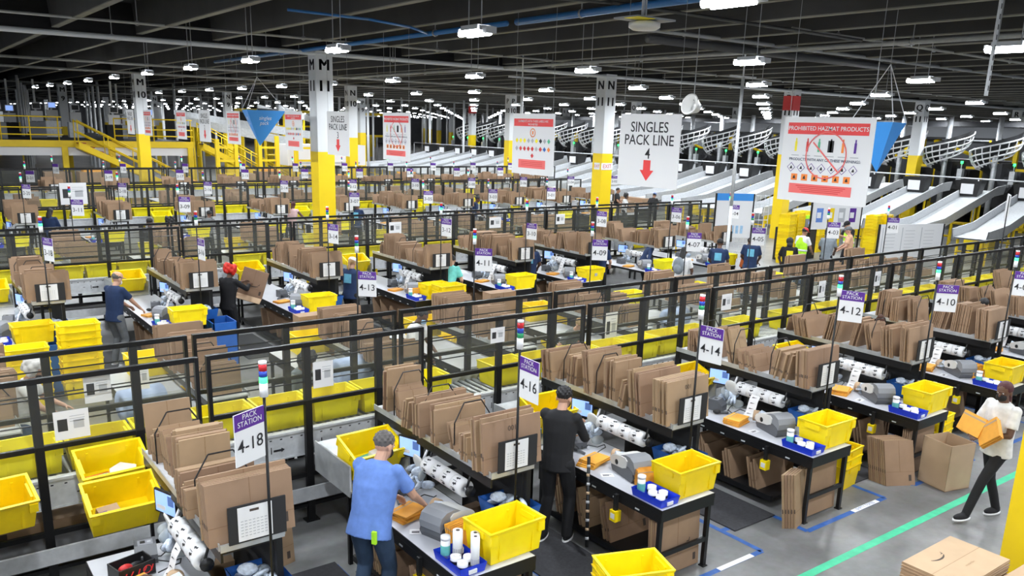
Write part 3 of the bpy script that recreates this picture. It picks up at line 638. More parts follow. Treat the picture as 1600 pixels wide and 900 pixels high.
        for k in range(4):
            rl = link('roll', shared(('roll',k%2), lambda: (lambda m: m.lathe([(.03,0),(.085,0),(.085,.17),(.03,.17)],'paper',Matrix.Rotation(-PI/2,4,'X'),18,True))(MB())), o, loc=(0,sy*(.01+k*.18),.12))
            pr = MB()
            for a in (2.9,3.65,4.4):
                ca, sa = math.cos(a)*.0865, math.sin(a)*.0865; M = fr((ca,.09*sy,-sa if 0 else -sa*1.0),(0,sy,0),(-math.sin(a),0,-math.cos(a)))
                pr.flat([(-.030,-.004),(-.006,-.008),(-.004,-.020),(.030,-.006),(.02,.006),(.0,.006),(-.018,.016)],'ink',M); pr.flat([(-.03,-.045),(.03,-.045),(.03,-.04),(-.03,-.04)],'ink',M)
            link('label_print', shared(('label_print',sy), lambda: pr), rl)
        if num in (12,10,8,18) or near==2:
            st = MB(); P = [(-.09,.12),(-.13,.05),(-.15,-.02),(-.17,-.09),(-.21,-.145)]
            for (a,b2),(c,d) in zip(P,P[1:]): st.add([(a,.30,b2),(a,.44,b2),(c,.44,d),(c,.30,d)],[(0,1,2,3)],'paper'); st.add([(a*.6+c*.4-.003,.33,b2*.6+d*.4+.002),(a*.6+c*.4-.003,.40,b2*.6+d*.4+.002),(a*.4+c*.6-.003,.41,b2*.4+d*.6+.002)],[(0,1,2)],'ink')
            link('label_strip', st.mesh('label_strip',sy), o)
        # monitor, printer, air pillows, round guide
        o = thing('monitor', W(.66,1.98,1.22), f'small lit computer monitor under the rack of station {SW}', 'monitor', 'station monitors', rz=.35*sy)
        link('screen', shared('screen', lambda: MB().box(-.012,-.15,-.10,.01,.15,.12,'black').box(-.0125,-.137,-.085,-.012,.137,.105,'screen').box(-.0135,-.12,.0,-.0125,-.04,.09,'cloth_blue').box(-.0135,.0,-.06,-.0125,.12,-.02,'paper')), o)
        link('monitor_arm', shared('monitor_arm', lambda: MB().tube((.01,0,0),(.12,0,.05),.02,'black',8).tube((.12,0,.05),(.14,0,.2),.02,'black',8)), o)
        o = thing('label_printer', W(.42,1.78,.852), f'dark grey label printer at the back of the {fs}', 'printer', 'label printers', rz=R.uniform(-.3,.3))
        link('printer_body', shared('printer_body', lambda: MB().prism([(-.10,0),(.10,0),(.10,.08),(.03,.15),(-.10,.15)],-.085,.085,'grey_plastic',fr((0,0,0),(0,-1,0),(0,0,1))).box(-.05,.09,.06,.05,.104,.07,'paper')), o)
        link('control_panel', shared('control_panel', lambda: MB().box(-.06,-.03,.15,.06,.06,.154,'mid_grey').box(-.04,.0,.154,.0,.04,.157,'black').box(.015,.0,.154,.045,.03,.157,'paper_grey')), o)
        o = thing('packing_film_guide', W(.62,1.72,1.06), f'round white plastic film guide over the {fs}', 'film guide', 'film guides')
        link('guide_disc', shared('guide_disc', lambda: MB().lathe([(0,-.01),(.06,-.015),(.11,-.01),(.12,.0),(.11,.01),(0,.02)],'white_plastic',Matrix.Translation((0,0,.08))@Matrix.Rotation(1.25,4,'Y'),20)), o)
        link('guide_arm', shared('guide_arm', lambda: MB().tube((.02,0,.08),(.12,0,.28),.014,'white',8)), o)
        o = link('air_pillows', shared(('air_pillows',num%3), lambda: (lambda m: [m.ell((0,0,0),(.08,.022,.06),'air_film' if k%3 else 'clear_plastic',Matrix.Translation((R.uniform(-.05,.05),k*.024,.06+R.uniform(0,.16)))@Matrix.Rotation(R.uniform(-.8,.8),4,'Z')@Matrix.Rotation(R.uniform(-.7,.7),4,'X'),10,6) for k in range(11)] and m)(MB())), loc=W(.62,1.62,.86)); tag(o, f'clump of clear air pillows on the {fs}', 'air pillows', 'air pillows')
        # mailers
        o = thing('mailer_bundle', W(.34,1.22,.852), '', 'envelopes') if 0 else None
        for k in range(4 if near == 3 else 2):
            q = MB().box(-.15,-.11,0,.15,.11,.016,'mailer').box(-.15,.06,.016,.15,.075,.0175,'card_light')
            tag(link('padded_mailer', shared('padded_mailer', lambda: q), loc=W(.22+R.uniform(-.02,.02),1.28+R.uniform(-.02,.02),.852+k*.019), rot=(0,0,.3+R.uniform(-.15,.15))), f'orange padded mailer in the flat pile on the {fs}', 'mailer', f'padded mailers on the {fs}')
    if near >= 2 and sy > 0:
        o = thing('barcode_scanner', W(.30,1.62,.852), f'black handheld scanner lying on the {fs}', 'scanner', 'handheld scanners', rz=R.uniform(-1,1))
        link('scanner_head', shared('scanner_head', lambda: MB().ell((0,.05,.035),(.035,.055,.03),'black')), o); link('scanner_grip', shared('scanner_grip', lambda: MB().tube((0,.03,.03),(.02,-.10,.018),.018,'grey_plastic',8,.014)), o)
        o = link('cable', shared(('cable',num%4), lambda: (lambda m, P: m.path(P,.006,'cable',5))(MB(), [(.25*math.sin(k*.9+num)*.5,.04*k,.008+.05*abs(math.sin(k*1.7+num))) for k in range(12)])), loc=W(.52,1.42,.852)); tag(o, f'loose black cable running across the {fs}', 'cable', 'loose cables')
        o = link('plastic_film', shared(('plastic_film',num%3), lambda: (lambda m: [m.prism([(.10*math.cos(a+R.random())*(.6+.5*R.random()),.09*math.sin(a)*(.6+.5*R.random())) for a in (0,1,2,3,4,5)],.01+.02*k,.014+.03*k,'clear_plastic' if k%2 else 'air_film',Matrix.Rotation(.3*math.sin(k*2),4,'X')) for k in range(5)] and m)(MB())), loc=W(.48,1.10,.86)); tag(o, f'crumpled clear film on the {fs}', 'film', 'crumpled films')
        if near == 3:
            o = link('paper_slip', shared('paper_slip', lambda: MB().box(-.07,-.05,0,.07,.05,.002,'paper').box(-.05,-.02,.002,.02,.0,.003,'ink').box(-.05,.01,.002,.05,.015,.003,'ink')), loc=W(.14,.95,.852), rot=(0,0,R.uniform(-1,1))); tag(o, f'white paper slip lying on the {fs}', 'paper', 'paper slips')
            o = thing('tape_roll', W(.50,1.20,.852), f'brown tape roll standing on the {fs}', 'tape roll', 'brown tape rolls', rz=R.uniform(-.5,.5)); link('roll', shared('tape_ring', lambda: MB().lathe([(.035,-.035),(.07,-.035),(.07,.035),(.035,.035)],'card_light',Matrix.Translation((0,0,.07))@Matrix.Rotation(PI/2,4,'X'),20,True)), o)
            o = thing('spray_bottle', W(-.03,.62,.50), f'small yellow bottle hung under the front edge of the {fs}', 'bottle', 'hung yellow bottles'); link('bottle_body', shared('bottle_body', lambda: MB().box(-.04,-.045,0,.04,.045,.12,'tote').box(-.02,-.02,.12,.02,.02,.30,'black')), o); link('bottle_label', shared('bottle_label', lambda: MB().box(-.042,-.03,.03,-.040,.03,.09,'paper')), o)
        for k in range(3):
            o = tag(link('standing_carton', shared(('standing_carton',(num+k)%3), lambda: MB().box(-.17,-.05,0,.17,.05,.55+.1*((num+k)%3),'card').box(-.172,-.052,.2,.172,.052,.205,'card_edge')), loc=W(.92,1.0+.35*k,.0), rot=(.06*k,0,R.uniform(-.1,.1))), f'bundle of narrow brown boxes standing on the floor under the rack of station {SW}', 'box bundle', f'box bundles under the rack of station {SW}')
    # ---- low blue bin of film at the rack front
    if near >= 2 and sy > 0:
        o = thing('film_bin', W(1.02,.72,.84), f'blue bin of clear air film under the rack front of station {SW}', 'bin', 'air film bins')
        link('bin_body', shared(('bin_body',2), lambda: (lambda m: (frustum(m,.17,.20,0,.20,.24,.19,'blue_deep'), frustum(m,.16,.19,.01,.19,.23,.19,'blue_deep'), m.box(-.16,-.19,0,.16,.19,.01,'blue_deep'), m.box(-.03,-.03,-.84,.03,.03,0,'rail'))[-1])(MB())), o)
        link('air_film', shared('air_film', lambda: (lambda m: [m.ell((0,0,0),(.085,.055,.022),'air_film',Matrix.Translation((.07*math.sin(k*2.1),-.17+k*.024,.16+.05*math.sin(k*1.3)))@Matrix.Rotation(k*1.1,4,'Z')@Matrix.Rotation(.9*math.sin(k*1.9),4,'X'),10,6) for k in range(15)] and m)(MB())), o)
    # ---- stock under the table
    if near >= 2 and sy > 0:
        for k in range(4):
            flat(*W(.40, .09+k*.028, .02), .66, .63, .022, -.06, f'large folded box leaning behind the front legs of the {fs}', f'large folded boxes at the front of the {fs}', logo=(k==0), indiv=near==3)
        for b2, yy in enumerate((.75,1.15,1.55,1.95)):
            if yy > TL-.4: break
            for k in range(3 if near==3 else 2):
                flat(*W(.36, yy+k*.05, .15), .60, .33+.06*R.randint(0,2), .03, -.25, f'folded brown box under the {fs}, {ordn(b2)} stack from the aisle', f'folded boxes under the {fs}, {ordn(b2)} stack', indiv=near==3 and FCOUNT<290)
        o = thing('floor_mat', W(-.85,.35,0), f'black foam floor mat left of the {fs}', 'floor mat', 'floor mats')
        link('mat_pad', shared('mat_pad', lambda: MB().box(0,0,.0,.75,1.9,.015,'mesh_mat')), o, loc=(0,0 if sy>0 else -1.9,0))
    # ---- chute with the tote being packed from
    if chute and sy > 0 and near >= 1 and num != 18 or (chute and sy > 0 and near >= 1 and ln != 4):
        o = thing('tote_chute', W(.36,TL+.12,0), f'sloping steel tote chute behind the {fs}', 'chute', 'tote chutes')
        link('slide', shared('slide', lambda: MB().add([(-.36,-.10,.86),(.32,-.10,.86),(.32,.75,1.12),(-.36,.75,1.12),(-.36,-.10,.84),(.32,-.10,.84),(.32,.75,1.10),(-.36,.75,1.10)],[(0,1,2,3),(7,6,5,4),(0,4,5,1),(1,5,6,2),(2,6,7,3),(3,7,4,0)],'steel').box(-.37,-.1,.80,-.35,.75,1.14,'steel').box(.31,-.1,.80,.33,.75,1.14,'steel')), o)
        for sx in (-.33,.28): link('leg', shared(('leg','c'), lambda: MB().box(-.02,-.02,0,.02,.02,.84,'rail')), o, loc=(sx,0,0))
        tote(x0+.33, yf+TL+.30, .99, f'yellow tote tilted on the chute behind the {fs}', 'totes tilted on the chutes', 'tote' if near>1 else 'tote_lemon', rx=.36, rz=R.uniform(-.05,.05))
        tag(link('packed_item', MB().box(-.12,-.08,0,.10,.07,.07,R.choice(['cloth_teal','red','card_light','cloth_blue','paper'])).box(.02,-.06,.07,.13,.05,.12,'paper').mesh('packed_item'), loc=(x0+.33,yf+TL+.28,1.01), rot=(.36,0,.3)), f'small shop goods inside the tilted tote by station {SW}', 'goods', 'goods in the tilted totes')
# line 4, near side
yaws = {18:(.45,-1),16:(-PI/2-.03,1),14:(-PI/2+.10,1),12:(-1.15,1),10:(-.85,1),8:(-1.1,1)}
for k, x0 in enumerate(EVEN[4]):
    num = 20-2*k
    yw, sd = yaws.get(num,(-1.0,1))
    station(4, x0, 5.15, 1, num, 2.02, near=3 if 8 <= num <= 18 else 2, yaw=yw, side=sd, tower=1, lit=num not in (16,14), sign=2 <= num <= 18, pole={18:(1.0,.38)}.get(num,(.92,.50)), zt={12:2.66}.get(num,2.52))
# line 4, far side
for k, x0 in enumerate((-.3,2.2,4.68,6.81,9.4,11.95,14.0,16.8,19.4)):
    num = 17-2*k
    station(4, x0, 12.75, -1, num, 2.4, pole=(.90,1.40), near=2 if num > 8 else 1, yaw=-.75, sign=num <= 13, zt={13:2.3}.get(num,2.52), lit=num in (11,7,1), chute=False)
# line 3
for k, x0 in enumerate(EVEN[3]):
    num = 18-2*k
    station(3, x0, 15.05, 1, num, 3.3, near=2 if x0 < 14 else 1, yaw={18:-1.2,16:-1.45}.get(num,-1.25), lit=num not in (16,14), zt={16:2.35,10:2.3}.get(num,2.5))
for k, x0 in enumerate((.1,2.6,5.05,7.4,9.75,12.2,14.6,17.0)):
    num = [13,11,9,12,7,5,3,1][k]
    station(3, x0, 24.2, -1, num, 3.3 if x0!=9.75 else 1.0, pole=(.90,2.1), near=1, yaw=-.6, lit=num in (9,5), chute=False, sign=num!=12)
for k, x0 in enumerate(EVEN[2]): station(2, x0, 26.7, 1, 20-2*k, 3.2, near=1, yaw=-.9, lit=k%3!=2, chute=k%2==0)
for k, x0 in enumerate(EVEN[2]): station(2, x0+.9, 35.6, -1, 21-2*k, 3.2, pole=(.90,2.1), near=0, yaw=-.6, chute=False, lit=k%3==0)
for k, x0 in enumerate(EVEN[1]): station(1, x0, 37.6, 1, 22-2*k, 3.2, near=0, yaw=-.9, lit=k%2==0)
if FAR.v: tag(link('folded_box', FAR.mesh('folded_box')), 'stacks of folded brown boxes on the farther racks', 'folded boxes', 'distant folded boxes', 'stuff')
# ------------------------------------------------------------------ sorter, spirals and slides on the right
def slide_mb():
    m = MB(); P = [(0,1.0),(2.2,1.12),(8.2,2.2),(9.4,2.25)]
    for (a,za),(b,zb) in zip(P,P[1:]):
        m.add([(a,-.55,za),(b,-.55,zb),(b,.55,zb),(a,.55,za),(a,-.55,za-.05),(b,-.55,zb-.05),(b,.55,zb-.05),(a,.55,za-.05)],[(0,1,2,3),(7,6,5,4)],'galv')
        for s in (-1,1): m.add([(a,s*.55,za-.12),(b,s*.55,zb-.12),(b,s*.60,zb+.30),(a,s*.60,za+.30),(a,s*.57,za-.12),(b,s*.57,zb-.12),(b,s*.64,zb+.30),(a,s*.64,za+.30)],[(0,1,2,3),(7,6,5,4),(3,2,6,7),(0,4,5,1)],'galv')
    return m
def spiral_guard():
    m = MB(); n = 22
    ring = lambda a, z, r: (r*math.cos(a), r*math.sin(a), z)
    A = [PI*.50+PI*1.15*k/n for k in range(n+1)]
    Z = lambda k: .10+1.0*(k/n)**1.3
    for r, dz in ((1.05,.05),(1.32,.28),(1.48,.54),(1.55,.84)):
        m.path([ring(a,Z(k)+dz,r) for k,a in enumerate(A)], .042, 'white', 5)
    for k in range(0,n+1,2): m.path([ring(A[k],Z(k)+dz,r) for r,dz in ((.80,.0),(1.05,.05),(1.32,.28),(1.48,.54),(1.55,.84))], .034, 'white', 5)
    return m
def spiral_trough():
    m = MB(); n = 44; V=[]
    for k in range(n+1):
        a = -PI*.6+PI*2.1*k/n; z = -.85+2.35*k/n
        for r, dz in ((.35,.1),(.6,-.06),(1.0,-.05),(1.26,.24),(1.42,.6)): V.append((r*math.cos(a), r*math.sin(a), z+dz))
    F = [(k*5+j,k*5+j+1,(k+1)*5+j+1,(k+1)*5+j) for k in range(n) for j in range(4)]
    return m.add(V,F,'dark',smooth=True)
sm_, sg_, st_ = slide_mb().mesh('slide'), spiral_guard().mesh('guard_rail'), spiral_trough().mesh('trough')
leg_ = MB().bar((0,-.5,0),(0,-.5,1),.07,'steel_yellow').bar((0,.5,0),(0,.5,1),.07,'steel_yellow').bar((0,-.5,.5),(0,.5,.5),.05,'steel_yellow').mesh('support')
post_ = MB().tube((0,0,0),(0,0,5.6),.13,'steel',10).mesh('centre_post')
bin_ = MB(); frustum(bin_,.36,.40,0,.50,.54,.70,'black'); bin_.box(-.50,-.26,.12,-.455,.26,.56,'paper'); binm = bin_.mesh('drop_bin')
pad_ = MB().box(.9,-.9,1.2,2.4,.9,3.0,'black_matte').box(2.0,-1.0,0,2.3,-.8,3.2,'steel_yellow').box(.5,-.15,2.6,2.0,.15,3.4,'dark').mesh('drop_housing')
lam_ = MB().tube((0,0,2.4),(0,0,3.35),.03,'steel',6).box(-.12,-.12,2.5,.12,.12,3.1,'steel').tube((0,0,3.35),(0,0,3.47),.06,'led_green',8).mesh('status_lamp')
for j in range(-3, 20):
    yk = 18.2+2.45*j; wh = f'{ordn(j+3)} from the right-hand end'
    tipx = 31.7 if all(abs(yk-1.0-c)>1.1 for c in (22.8,43.1,63.4)) else 32.3
    o = thing('slide_chute', (tipx,yk-1.25,0), f'long pale slide chute, {wh} of the sorter row', 'slide', 'sorter slide chutes', rz=.13)
    link('slide', sm_, o)
    for sx, sz in ((.4,.9),(3.4,1.25),(6.6,1.8)): q = link('support', leg_, o, loc=(sx,0,0)); q.scale = (1,1,sz)
    b = tag(link('drop_bin', binm, loc=(39.2,yk+.05,2.05), rot=(0,0,.2)), f'black hanging bin over a slide, {wh} of the sorter row', 'bin', 'black bins over the slides')
    o = thing('spiral_chute', (44.0,yk+1.3,0), f'dark spiral chute, {wh} of the sorter row', 'spiral chute', 'spiral chutes')
    link('guard_rail', sg_, o, loc=(0,0,2.95), rot=(0,0,.1)); link('trough', st_, o, loc=(0,0,2.95), rot=(0,0,.35)); [setattr(c,'scale',(.76,.76,1)) for c in o.children]; link('centre_post', post_, o); link('drop_housing', pad_, o); link('status_lamp', lam_, o, loc=(-1.0,1.1,0))
m = MB().tube((39.35,8,2.82),(39.35,68,2.82),.035,'galv',6)
for k in range(13): m.tube((39.35,8+k*5,0),(39.35,8+k*5,2.82),.03,'galv',6)
tag(link('guard_rod', m.mesh('guard_rod')), 'long horizontal steel rod carrying the black bins of the sorter row', 'rod')
o = thing('sorter', (48.2,5,0), 'dark overhead sorting conveyor with yellow frame running behind the spiral chutes', 'conveyor')
m = MB().box(-.9,0,4.5,1.4,64,4.75,'dark').box(-1.0,0,4.6,-.9,64,5.15,'mid_grey').box(1.4,0,4.6,1.5,64,5.5,'dark')
for k in range(64): m.box(-.8,k+.1,4.75,1.3,k+.85,4.95+.25*(k%3==0),'dark' if k%4 else 'mid_grey',Matrix.Identity(4))
link('sorter_bed', m.mesh('sorter_bed'), o)
m = MB()
for k in range(13):
    m.box(-.7,k*5,0,-.5,k*5+.2,4.5,'steel_yellow').box(1.0,k*5,0,1.2,k*5+.2,4.5,'steel_yellow').box(-.7,k*5,2.8,1.2,k*5+.15,3.0,'steel_yellow')
    m.bar((-.6,k*5+.1,3.0),(-.6,k*5+4.5,4.4),.12,'steel_yellow')
m.box(-.7,0,2.9,-.6,62,3.1,'steel_yellow')
link('sorter_frame', m.mesh('sorter_frame'), o)
link('lower_conveyor', MB().box(-1.6,0,2.2,.2,63,2.45,'dark').box(1.6,0,1.4,4.5,63,3.4,'dark').box(5,0,0,5.2,63,3.3,'dark').mesh('lower_conveyor'), o)
for k in range(3):
    o = thing('machine_block', (55.0+10.8*k,14+6*k,0), ['dark conveyor machinery standing behind the sorter on the right','dark machinery far behind the sorter','farthest dark machinery beyond the sorter'][k], 'machine')
    R = random.Random(k+5); m = MB()
    for i in range(22): y = i*3.2; h = R.uniform(2.2,5.2); m.box(0,y,0,R.uniform(2,4.5),y+3,h,R.choice(['dark','black_matte','mid_grey','dark'])); m.box(-.15,y,0,-.05,y+.12,h+.5,R.choice(['steel_yellow','dark','steel'])); m.box(-.12,y,h-.4,0,y+3.2,h-.25,R.choice(['steel_yellow','dark','galv']))
    link('machine_body', m.mesh('machine_body'), o)
# yellow mesh gates below the slides
for k in range(6):
    m = MB().box(0,0,0,.06,2.4,1.2,'steel_yellow')
    tag(link('yellow_cart', MB().box(-.3,-.5,.15,.3,.5,.85,'tote').box(-.32,-.52,.8,.32,.52,.88,'steel_yellow').tube((-.2,-.4,.0),(-.2,-.4,.15),.04,'black').tube((.2,.4,.0),(.2,.4,.15),.04,'black').tube((-.2,.4,.0),(-.2,.4,.15),.04,'black').tube((.2,-.4,.0),(.2,-.4,.15),.04,'black').mesh('yellow_cart'), loc=(35.5,15.8+4.9*k,0)), f'yellow cart parked under the slides, {ordn(k)} from the right', 'cart', 'yellow carts under the slides')
# ------------------------------------------------------------------ mezzanine, stairs and conveyors, back left
o = thing('mezzanine', (-8,50,0), 'yellow steel mezzanine with handrail at the back left of the hall', 'mezzanine')
link('mezzanine_deck', MB().box(0,0,3.0,22.5,22,3.1,'dark').box(0,-.06,2.78,22.5,.06,3.12,'steel_yellow').box(0,.02,2.35,22.5,.06,2.78,'white').mesh('mezzanine_deck'), o)
pm = MB().box(-.14,-.14,0,.14,.14,2.8,'steel_yellow').mesh('post')
for x in (0,4.2,8.4,12.2,15.9,18.2,22.3): link('post', pm, o, loc=(x,0,0))
for x in (2,7,12,17,21): link('post', pm, o, loc=(x,6,0))
m = MB()
for z in (3.4,3.75,4.3): m.tube((0,0,z),(15.9,0,z),.035,'steel_yellow',6).tube((18.4,0,z),(22.5,0,z),.035,'steel_yellow',6)
for k in range(13): m.tube((.1+1.3*k,0,3.1),(.1+1.3*k,0,4.3),.035,'steel_yellow',6)
for x in (18.4,20.4,22.4): m.tube((x,0,3.1),(x,0,4.3),.035,'steel_yellow',6)
link('handrail', m.mesh('handrail'), o)
def stairs(x, y, up, run, label, s=1, mt='brick_red'):
    o = thing('staircase', (x,y,0), label, 'stairs'); m = MB(); n = 14
    for yy in (-.5,.5): m.add([(0,yy-.03,up),(0,yy-.03,up-.35),(run,yy-.03,-.0),(run,yy-.03,.3),(0,yy+.03,up),(0,yy+.03,up-.35),(run,yy+.03,0),(run,yy+.03,.3)],[(0,1,2,3),(7,6,5,4),(0,3,7,4),(1,5,6,2)],'steel_yellow')
    link('stringer', m.mesh('stringer'), o); m = MB()
    for k in range(n): a = (k+.5)/n; m.box(run*a-.15,-.5,up*(1-a),run*a+.15,.5,up*(1-a)+.05,mt)
    link('tread', m.mesh('tread'), o); m = MB()
    for yy in (-.5,.5):
        for dz in (.5,1.05): m.tube((0,yy,up+dz),(run,yy,dz+.1),.035,'steel_yellow',6)
        for k in range(5): a = k/4; m.tube((run*a,yy,up*(1-a)),(run*a,yy,up*(1-a)+1.1),.03,'steel_yellow',6)
    link('handrail', m.mesh('handrail'), o)
stairs(8.4, 49.3, 3.1, 5.6, 'yellow staircase with red treads descending right from the mezzanine')
stairs(14.8, 49.6, 3.1, 5.4, 'darker yellow staircase farther right behind column M 10', mt='dark')
R = random.Random(3)
for k in range(16):
    x = -4+1.15*k; y = 52+R.uniform(0,6); q = thing('machine', (x,y,3.1), f'grey sorting machine with posts on the mezzanine deck, {ordn(k)} from the left', 'machine', 'machines on the mezzanine'); m = MB()
    h = R.uniform(.9,1.9); m.box(-.4,-.3,0,.4,.3,h*.6,R.choice(['dark','steel','mid_grey','black_matte'])); m.box(-.05,-.05,0,.05,.05,3.2,'col_white' if k%2 else 'galv'); m.box(-.3,-.34,h*.62,.3,-.2,h,R.choice(['white','white','paper','steel']))
    link('machine_body', m.mesh('machine_body'), q)
    link('screen', MB().box(-.22,-.4,h+.1,.22,-.36,h+.45,'white').box(-.18,-.41,h+.14,.18,-.40,h+.41,R.choice(['paper_grey','dark','screen'])).mesh('screen'), q)
tag(link('partition', MB().box(0,0,3.1,3.6,.1,5.3,'wall').mesh('partition'), loc=(-2.3,54,0)), 'plain grey partition at the left edge above the mezzanine', 'partition')
for k in range(64):
    x = -2+1.02*k; y = 58+ (k*7)%31
    tag(link('steel_post', MB().tube((0,0,0),(0,0,6.6),.09,'col_white',8).mesh('steel_post'), loc=(x,y,0)), 'thin white steel post in the far background left of column N 10', 'post', 'thin white posts in the far background')
def belt(name, a, b, wd, label, legs=4, tall=.35):
    o = thing('incline_conveyor', (a[0],a[1],0), label, 'conveyor'); A = Vector((0,0,a[2])); B = Vector((b[0]-a[0],b[1]-a[1],b[2])); d = (B-A); s = d.cross(Vector((0,0,1))).normalized()*wd/2; u = Vector((0,0,tall))
    m = MB(); m.add([A-s,A+s,B+s,B-s,A-s+u*.4,A+s+u*.4,B+s+u*.4,B-s+u*.4],[(0,1,2,3),(4,7,6,5),(0,4,5,1),(2,6,7,3)],'dark')
    for t in (-1,1): m.add([A+s*t,B+s*t,B+s*t+u,A+s*t+u,A+s*t*1.08,B+s*t*1.08,B+s*t*1.08+u,A+s*t*1.08+u],[(0,1,2,3),(7,6,5,4),(3,2,6,7),(0,4,5,1)],'steel')
    link('belt_frame', m.mesh('belt_frame'), o); 
    for k in range(legs):
        t = (k+.5)/legs; P = A+d*t; m = MB()
        for q in (-1,1): m.bar((P+s*q)*1.0, Vector(((P+s*q).x,(P+s*q).y,0)), .14, 'steel_yellow')
        for z in range(1,int(P.z)+1): m.bar(Vector(((P-s).x,(P-s).y,z)), Vector(((P+s).x,(P+s).y,z)), .1, 'steel_yellow')
        link('support', m.mesh('support'), o)
belt('c',(14.6,53.6,4.1),(21.6,51.4,2.8),1.4,'grey incline conveyor on yellow legs descending right, left of the blue pyramid sign',4,.5)
belt('c',(15.5,57,4.4),(26,55,3.0),1.2,'upper grey conveyor behind the descending one at the centre left',4,.5)
belt('c',(22,58,5.0),(30,70,4.2),1.4,'grey conveyor high up behind column M 11',4,.5)
belt('c',(30,86,3.2),(40,80,2.4),1.3,'low grey conveyor beyond the second hazmat sign',4,.4)
tag(link('machine_housing', MB().box(0,0,1.9,5,2,3.1,'white').box(.5,-.02,2.0,4.6,.0,2.1,'steel').box(.2,.2,0,.4,.4,1.9,'steel_yellow').box(4.5,.2,0,4.7,.4,1.9,'steel_yellow').mesh('machine_housing'), loc=(19.2,47.8,0)), 'large white machine housing right below the blue pyramid sign', 'machine')
o = thing('pipe_tree', (27.5,75,0), 'yellow steel frame structure between the second hazmat sign and the spirals', 'frame')
m = MB()
for x in (0,3,9): m.box(x,0,0,x+.25,.25,5.2,'steel_yellow'); m.bar((x+.1,.1,4.2),(x+1.2,.1,5.2),.18,'steel_yellow'); m.bar((x+.1,.1,4.2),(x-1.0,.1,5.2),.18,'steel_yellow')
m.box(-2,0,5.1,13,.3,5.35,'steel_yellow').box(-2,0,3.1,13,.3,3.3,'steel_yellow').box(-2,.5,3.3,13,5,5.0,'black_matte')
link('frame', m.mesh('frame'), o)
for k, (x, y) in enumerate(((14.5,46),(17,46.5),(19,46.2))):
    o = thing('steel_tower', (x,y,0), ['yellow ladder-like tower left of the third hazmat sign','yellow tower under the third hazmat sign','yellow tower right of the third hazmat sign'][k], 'tower'); m = MB().box(0,0,0,.2,.2,3.4,'steel_yellow').box(1.0,0,0,1.2,.2,3.6,'steel_yellow')
    for z in (.8,1.5,2.2,2.9): m.box(.1,.05,z,1.1,.15,z+.12,'steel_yellow')
    link('tower_frame', m.mesh('tower_frame'), o)
# piled stock beyond the last pack line
for k in range(26):
    x = 4+1.5*k; y = 46.9+R.uniform(-.4,.4); m = MB(); h = R.uniform(.7,1.7)
    m.box(-.6,-.5,.12,.6,.5,h,'card').box(-.55,-.52,.3,.55,-.5,.32,'card_edge').box(-.62,-.52,0,.62,.52,.12,'card_light'); 
    if k%3==0: m.box(-.4,-.4,h,.5,.3,h+.12,'mailer')
    tag(link('boxed_pallet', m.mesh('boxed_pallet'), loc=(x,y,0)), f'loaded pallet of brown cartons behind the farthest pack line, {ordn(k)} from the left', 'pallet', 'loaded pallets at the back')
for k, (x, y) in enumerate(((26,33),(28.5,35),(30,31),(27,29),(31,38),(25.5,39))):
    m = MB(); [m.box(-1.3+.5*i,-.8,.75,-.85+.5*i,.8,.95+.1*((i*k)%3),'card') for i in range(5)]; m.box(-1.4,-.85,.65,1.4,.85,.75,'table_top').box(-1.35,-.8,0,-1.25,.8,.65,'rail').box(1.25,-.8,0,1.35,.8,.65,'rail')
    tag(link('sorting_table', m.mesh('sorting_table'), loc=(x,y,0)), f'table piled with flat brown boxes near the slide ends, {ordn(k)} of six', 'table', 'box tables near the slides')
# ------------------------------------------------------------------ people
def remeshed(mb, name, vox, m, smooth=2):
    me = mb.mesh('tmp'); o = bpy.data.objects.new('tmp', me); COL.objects.link(o)
    r = o.modifiers.new('r','REMESH'); r.mode = 'VOXEL'; r.voxel_size = vox; r.use_smooth_shade = True
    if smooth: s = o.modifiers.new('s','SMOOTH'); s.factor = .5; s.iterations = smooth
    dg = bpy.context.evaluated_depsgraph_get(); n = bpy.data.meshes.new_from_object(o.evaluated_get(dg)); n.name = name
    bpy.data.objects.remove(o); bpy.data.meshes.remove(me)
    n.materials.clear(); n.materials.append(MATS[m]); n.polygons.foreach_set('use_smooth',[True]*len(n.polygons)); n.polygons.foreach_set('material_index',[0]*len(n.polygons)); n.update()
    return n
def limb(m, a, b, r0, r1, n=10, mt='white'):
    a = Vector(a); b = Vector(b); m.tube(a,b,r0,mt,n,r1); m.ell(a,(r0,)*3,mt,None,n,6); m.ell(b,(r1,)*3,mt,None,n,6)
def ik(a, b, l1, l2, hint):
    a = Vector(a); b = Vector(b); d = b-a; L = min(d.length, (l1+l2)*.995); d.normalize(); b = a+d*L
    x = (l1*l1-l2*l2+L*L)/(2*L); h = math.sqrt(max(l1*l1-x*x,0)); hv = Vector(hint); hv = (hv-d*hv.dot(d)); hv.normalize()
    return a+d*x+hv*h, b
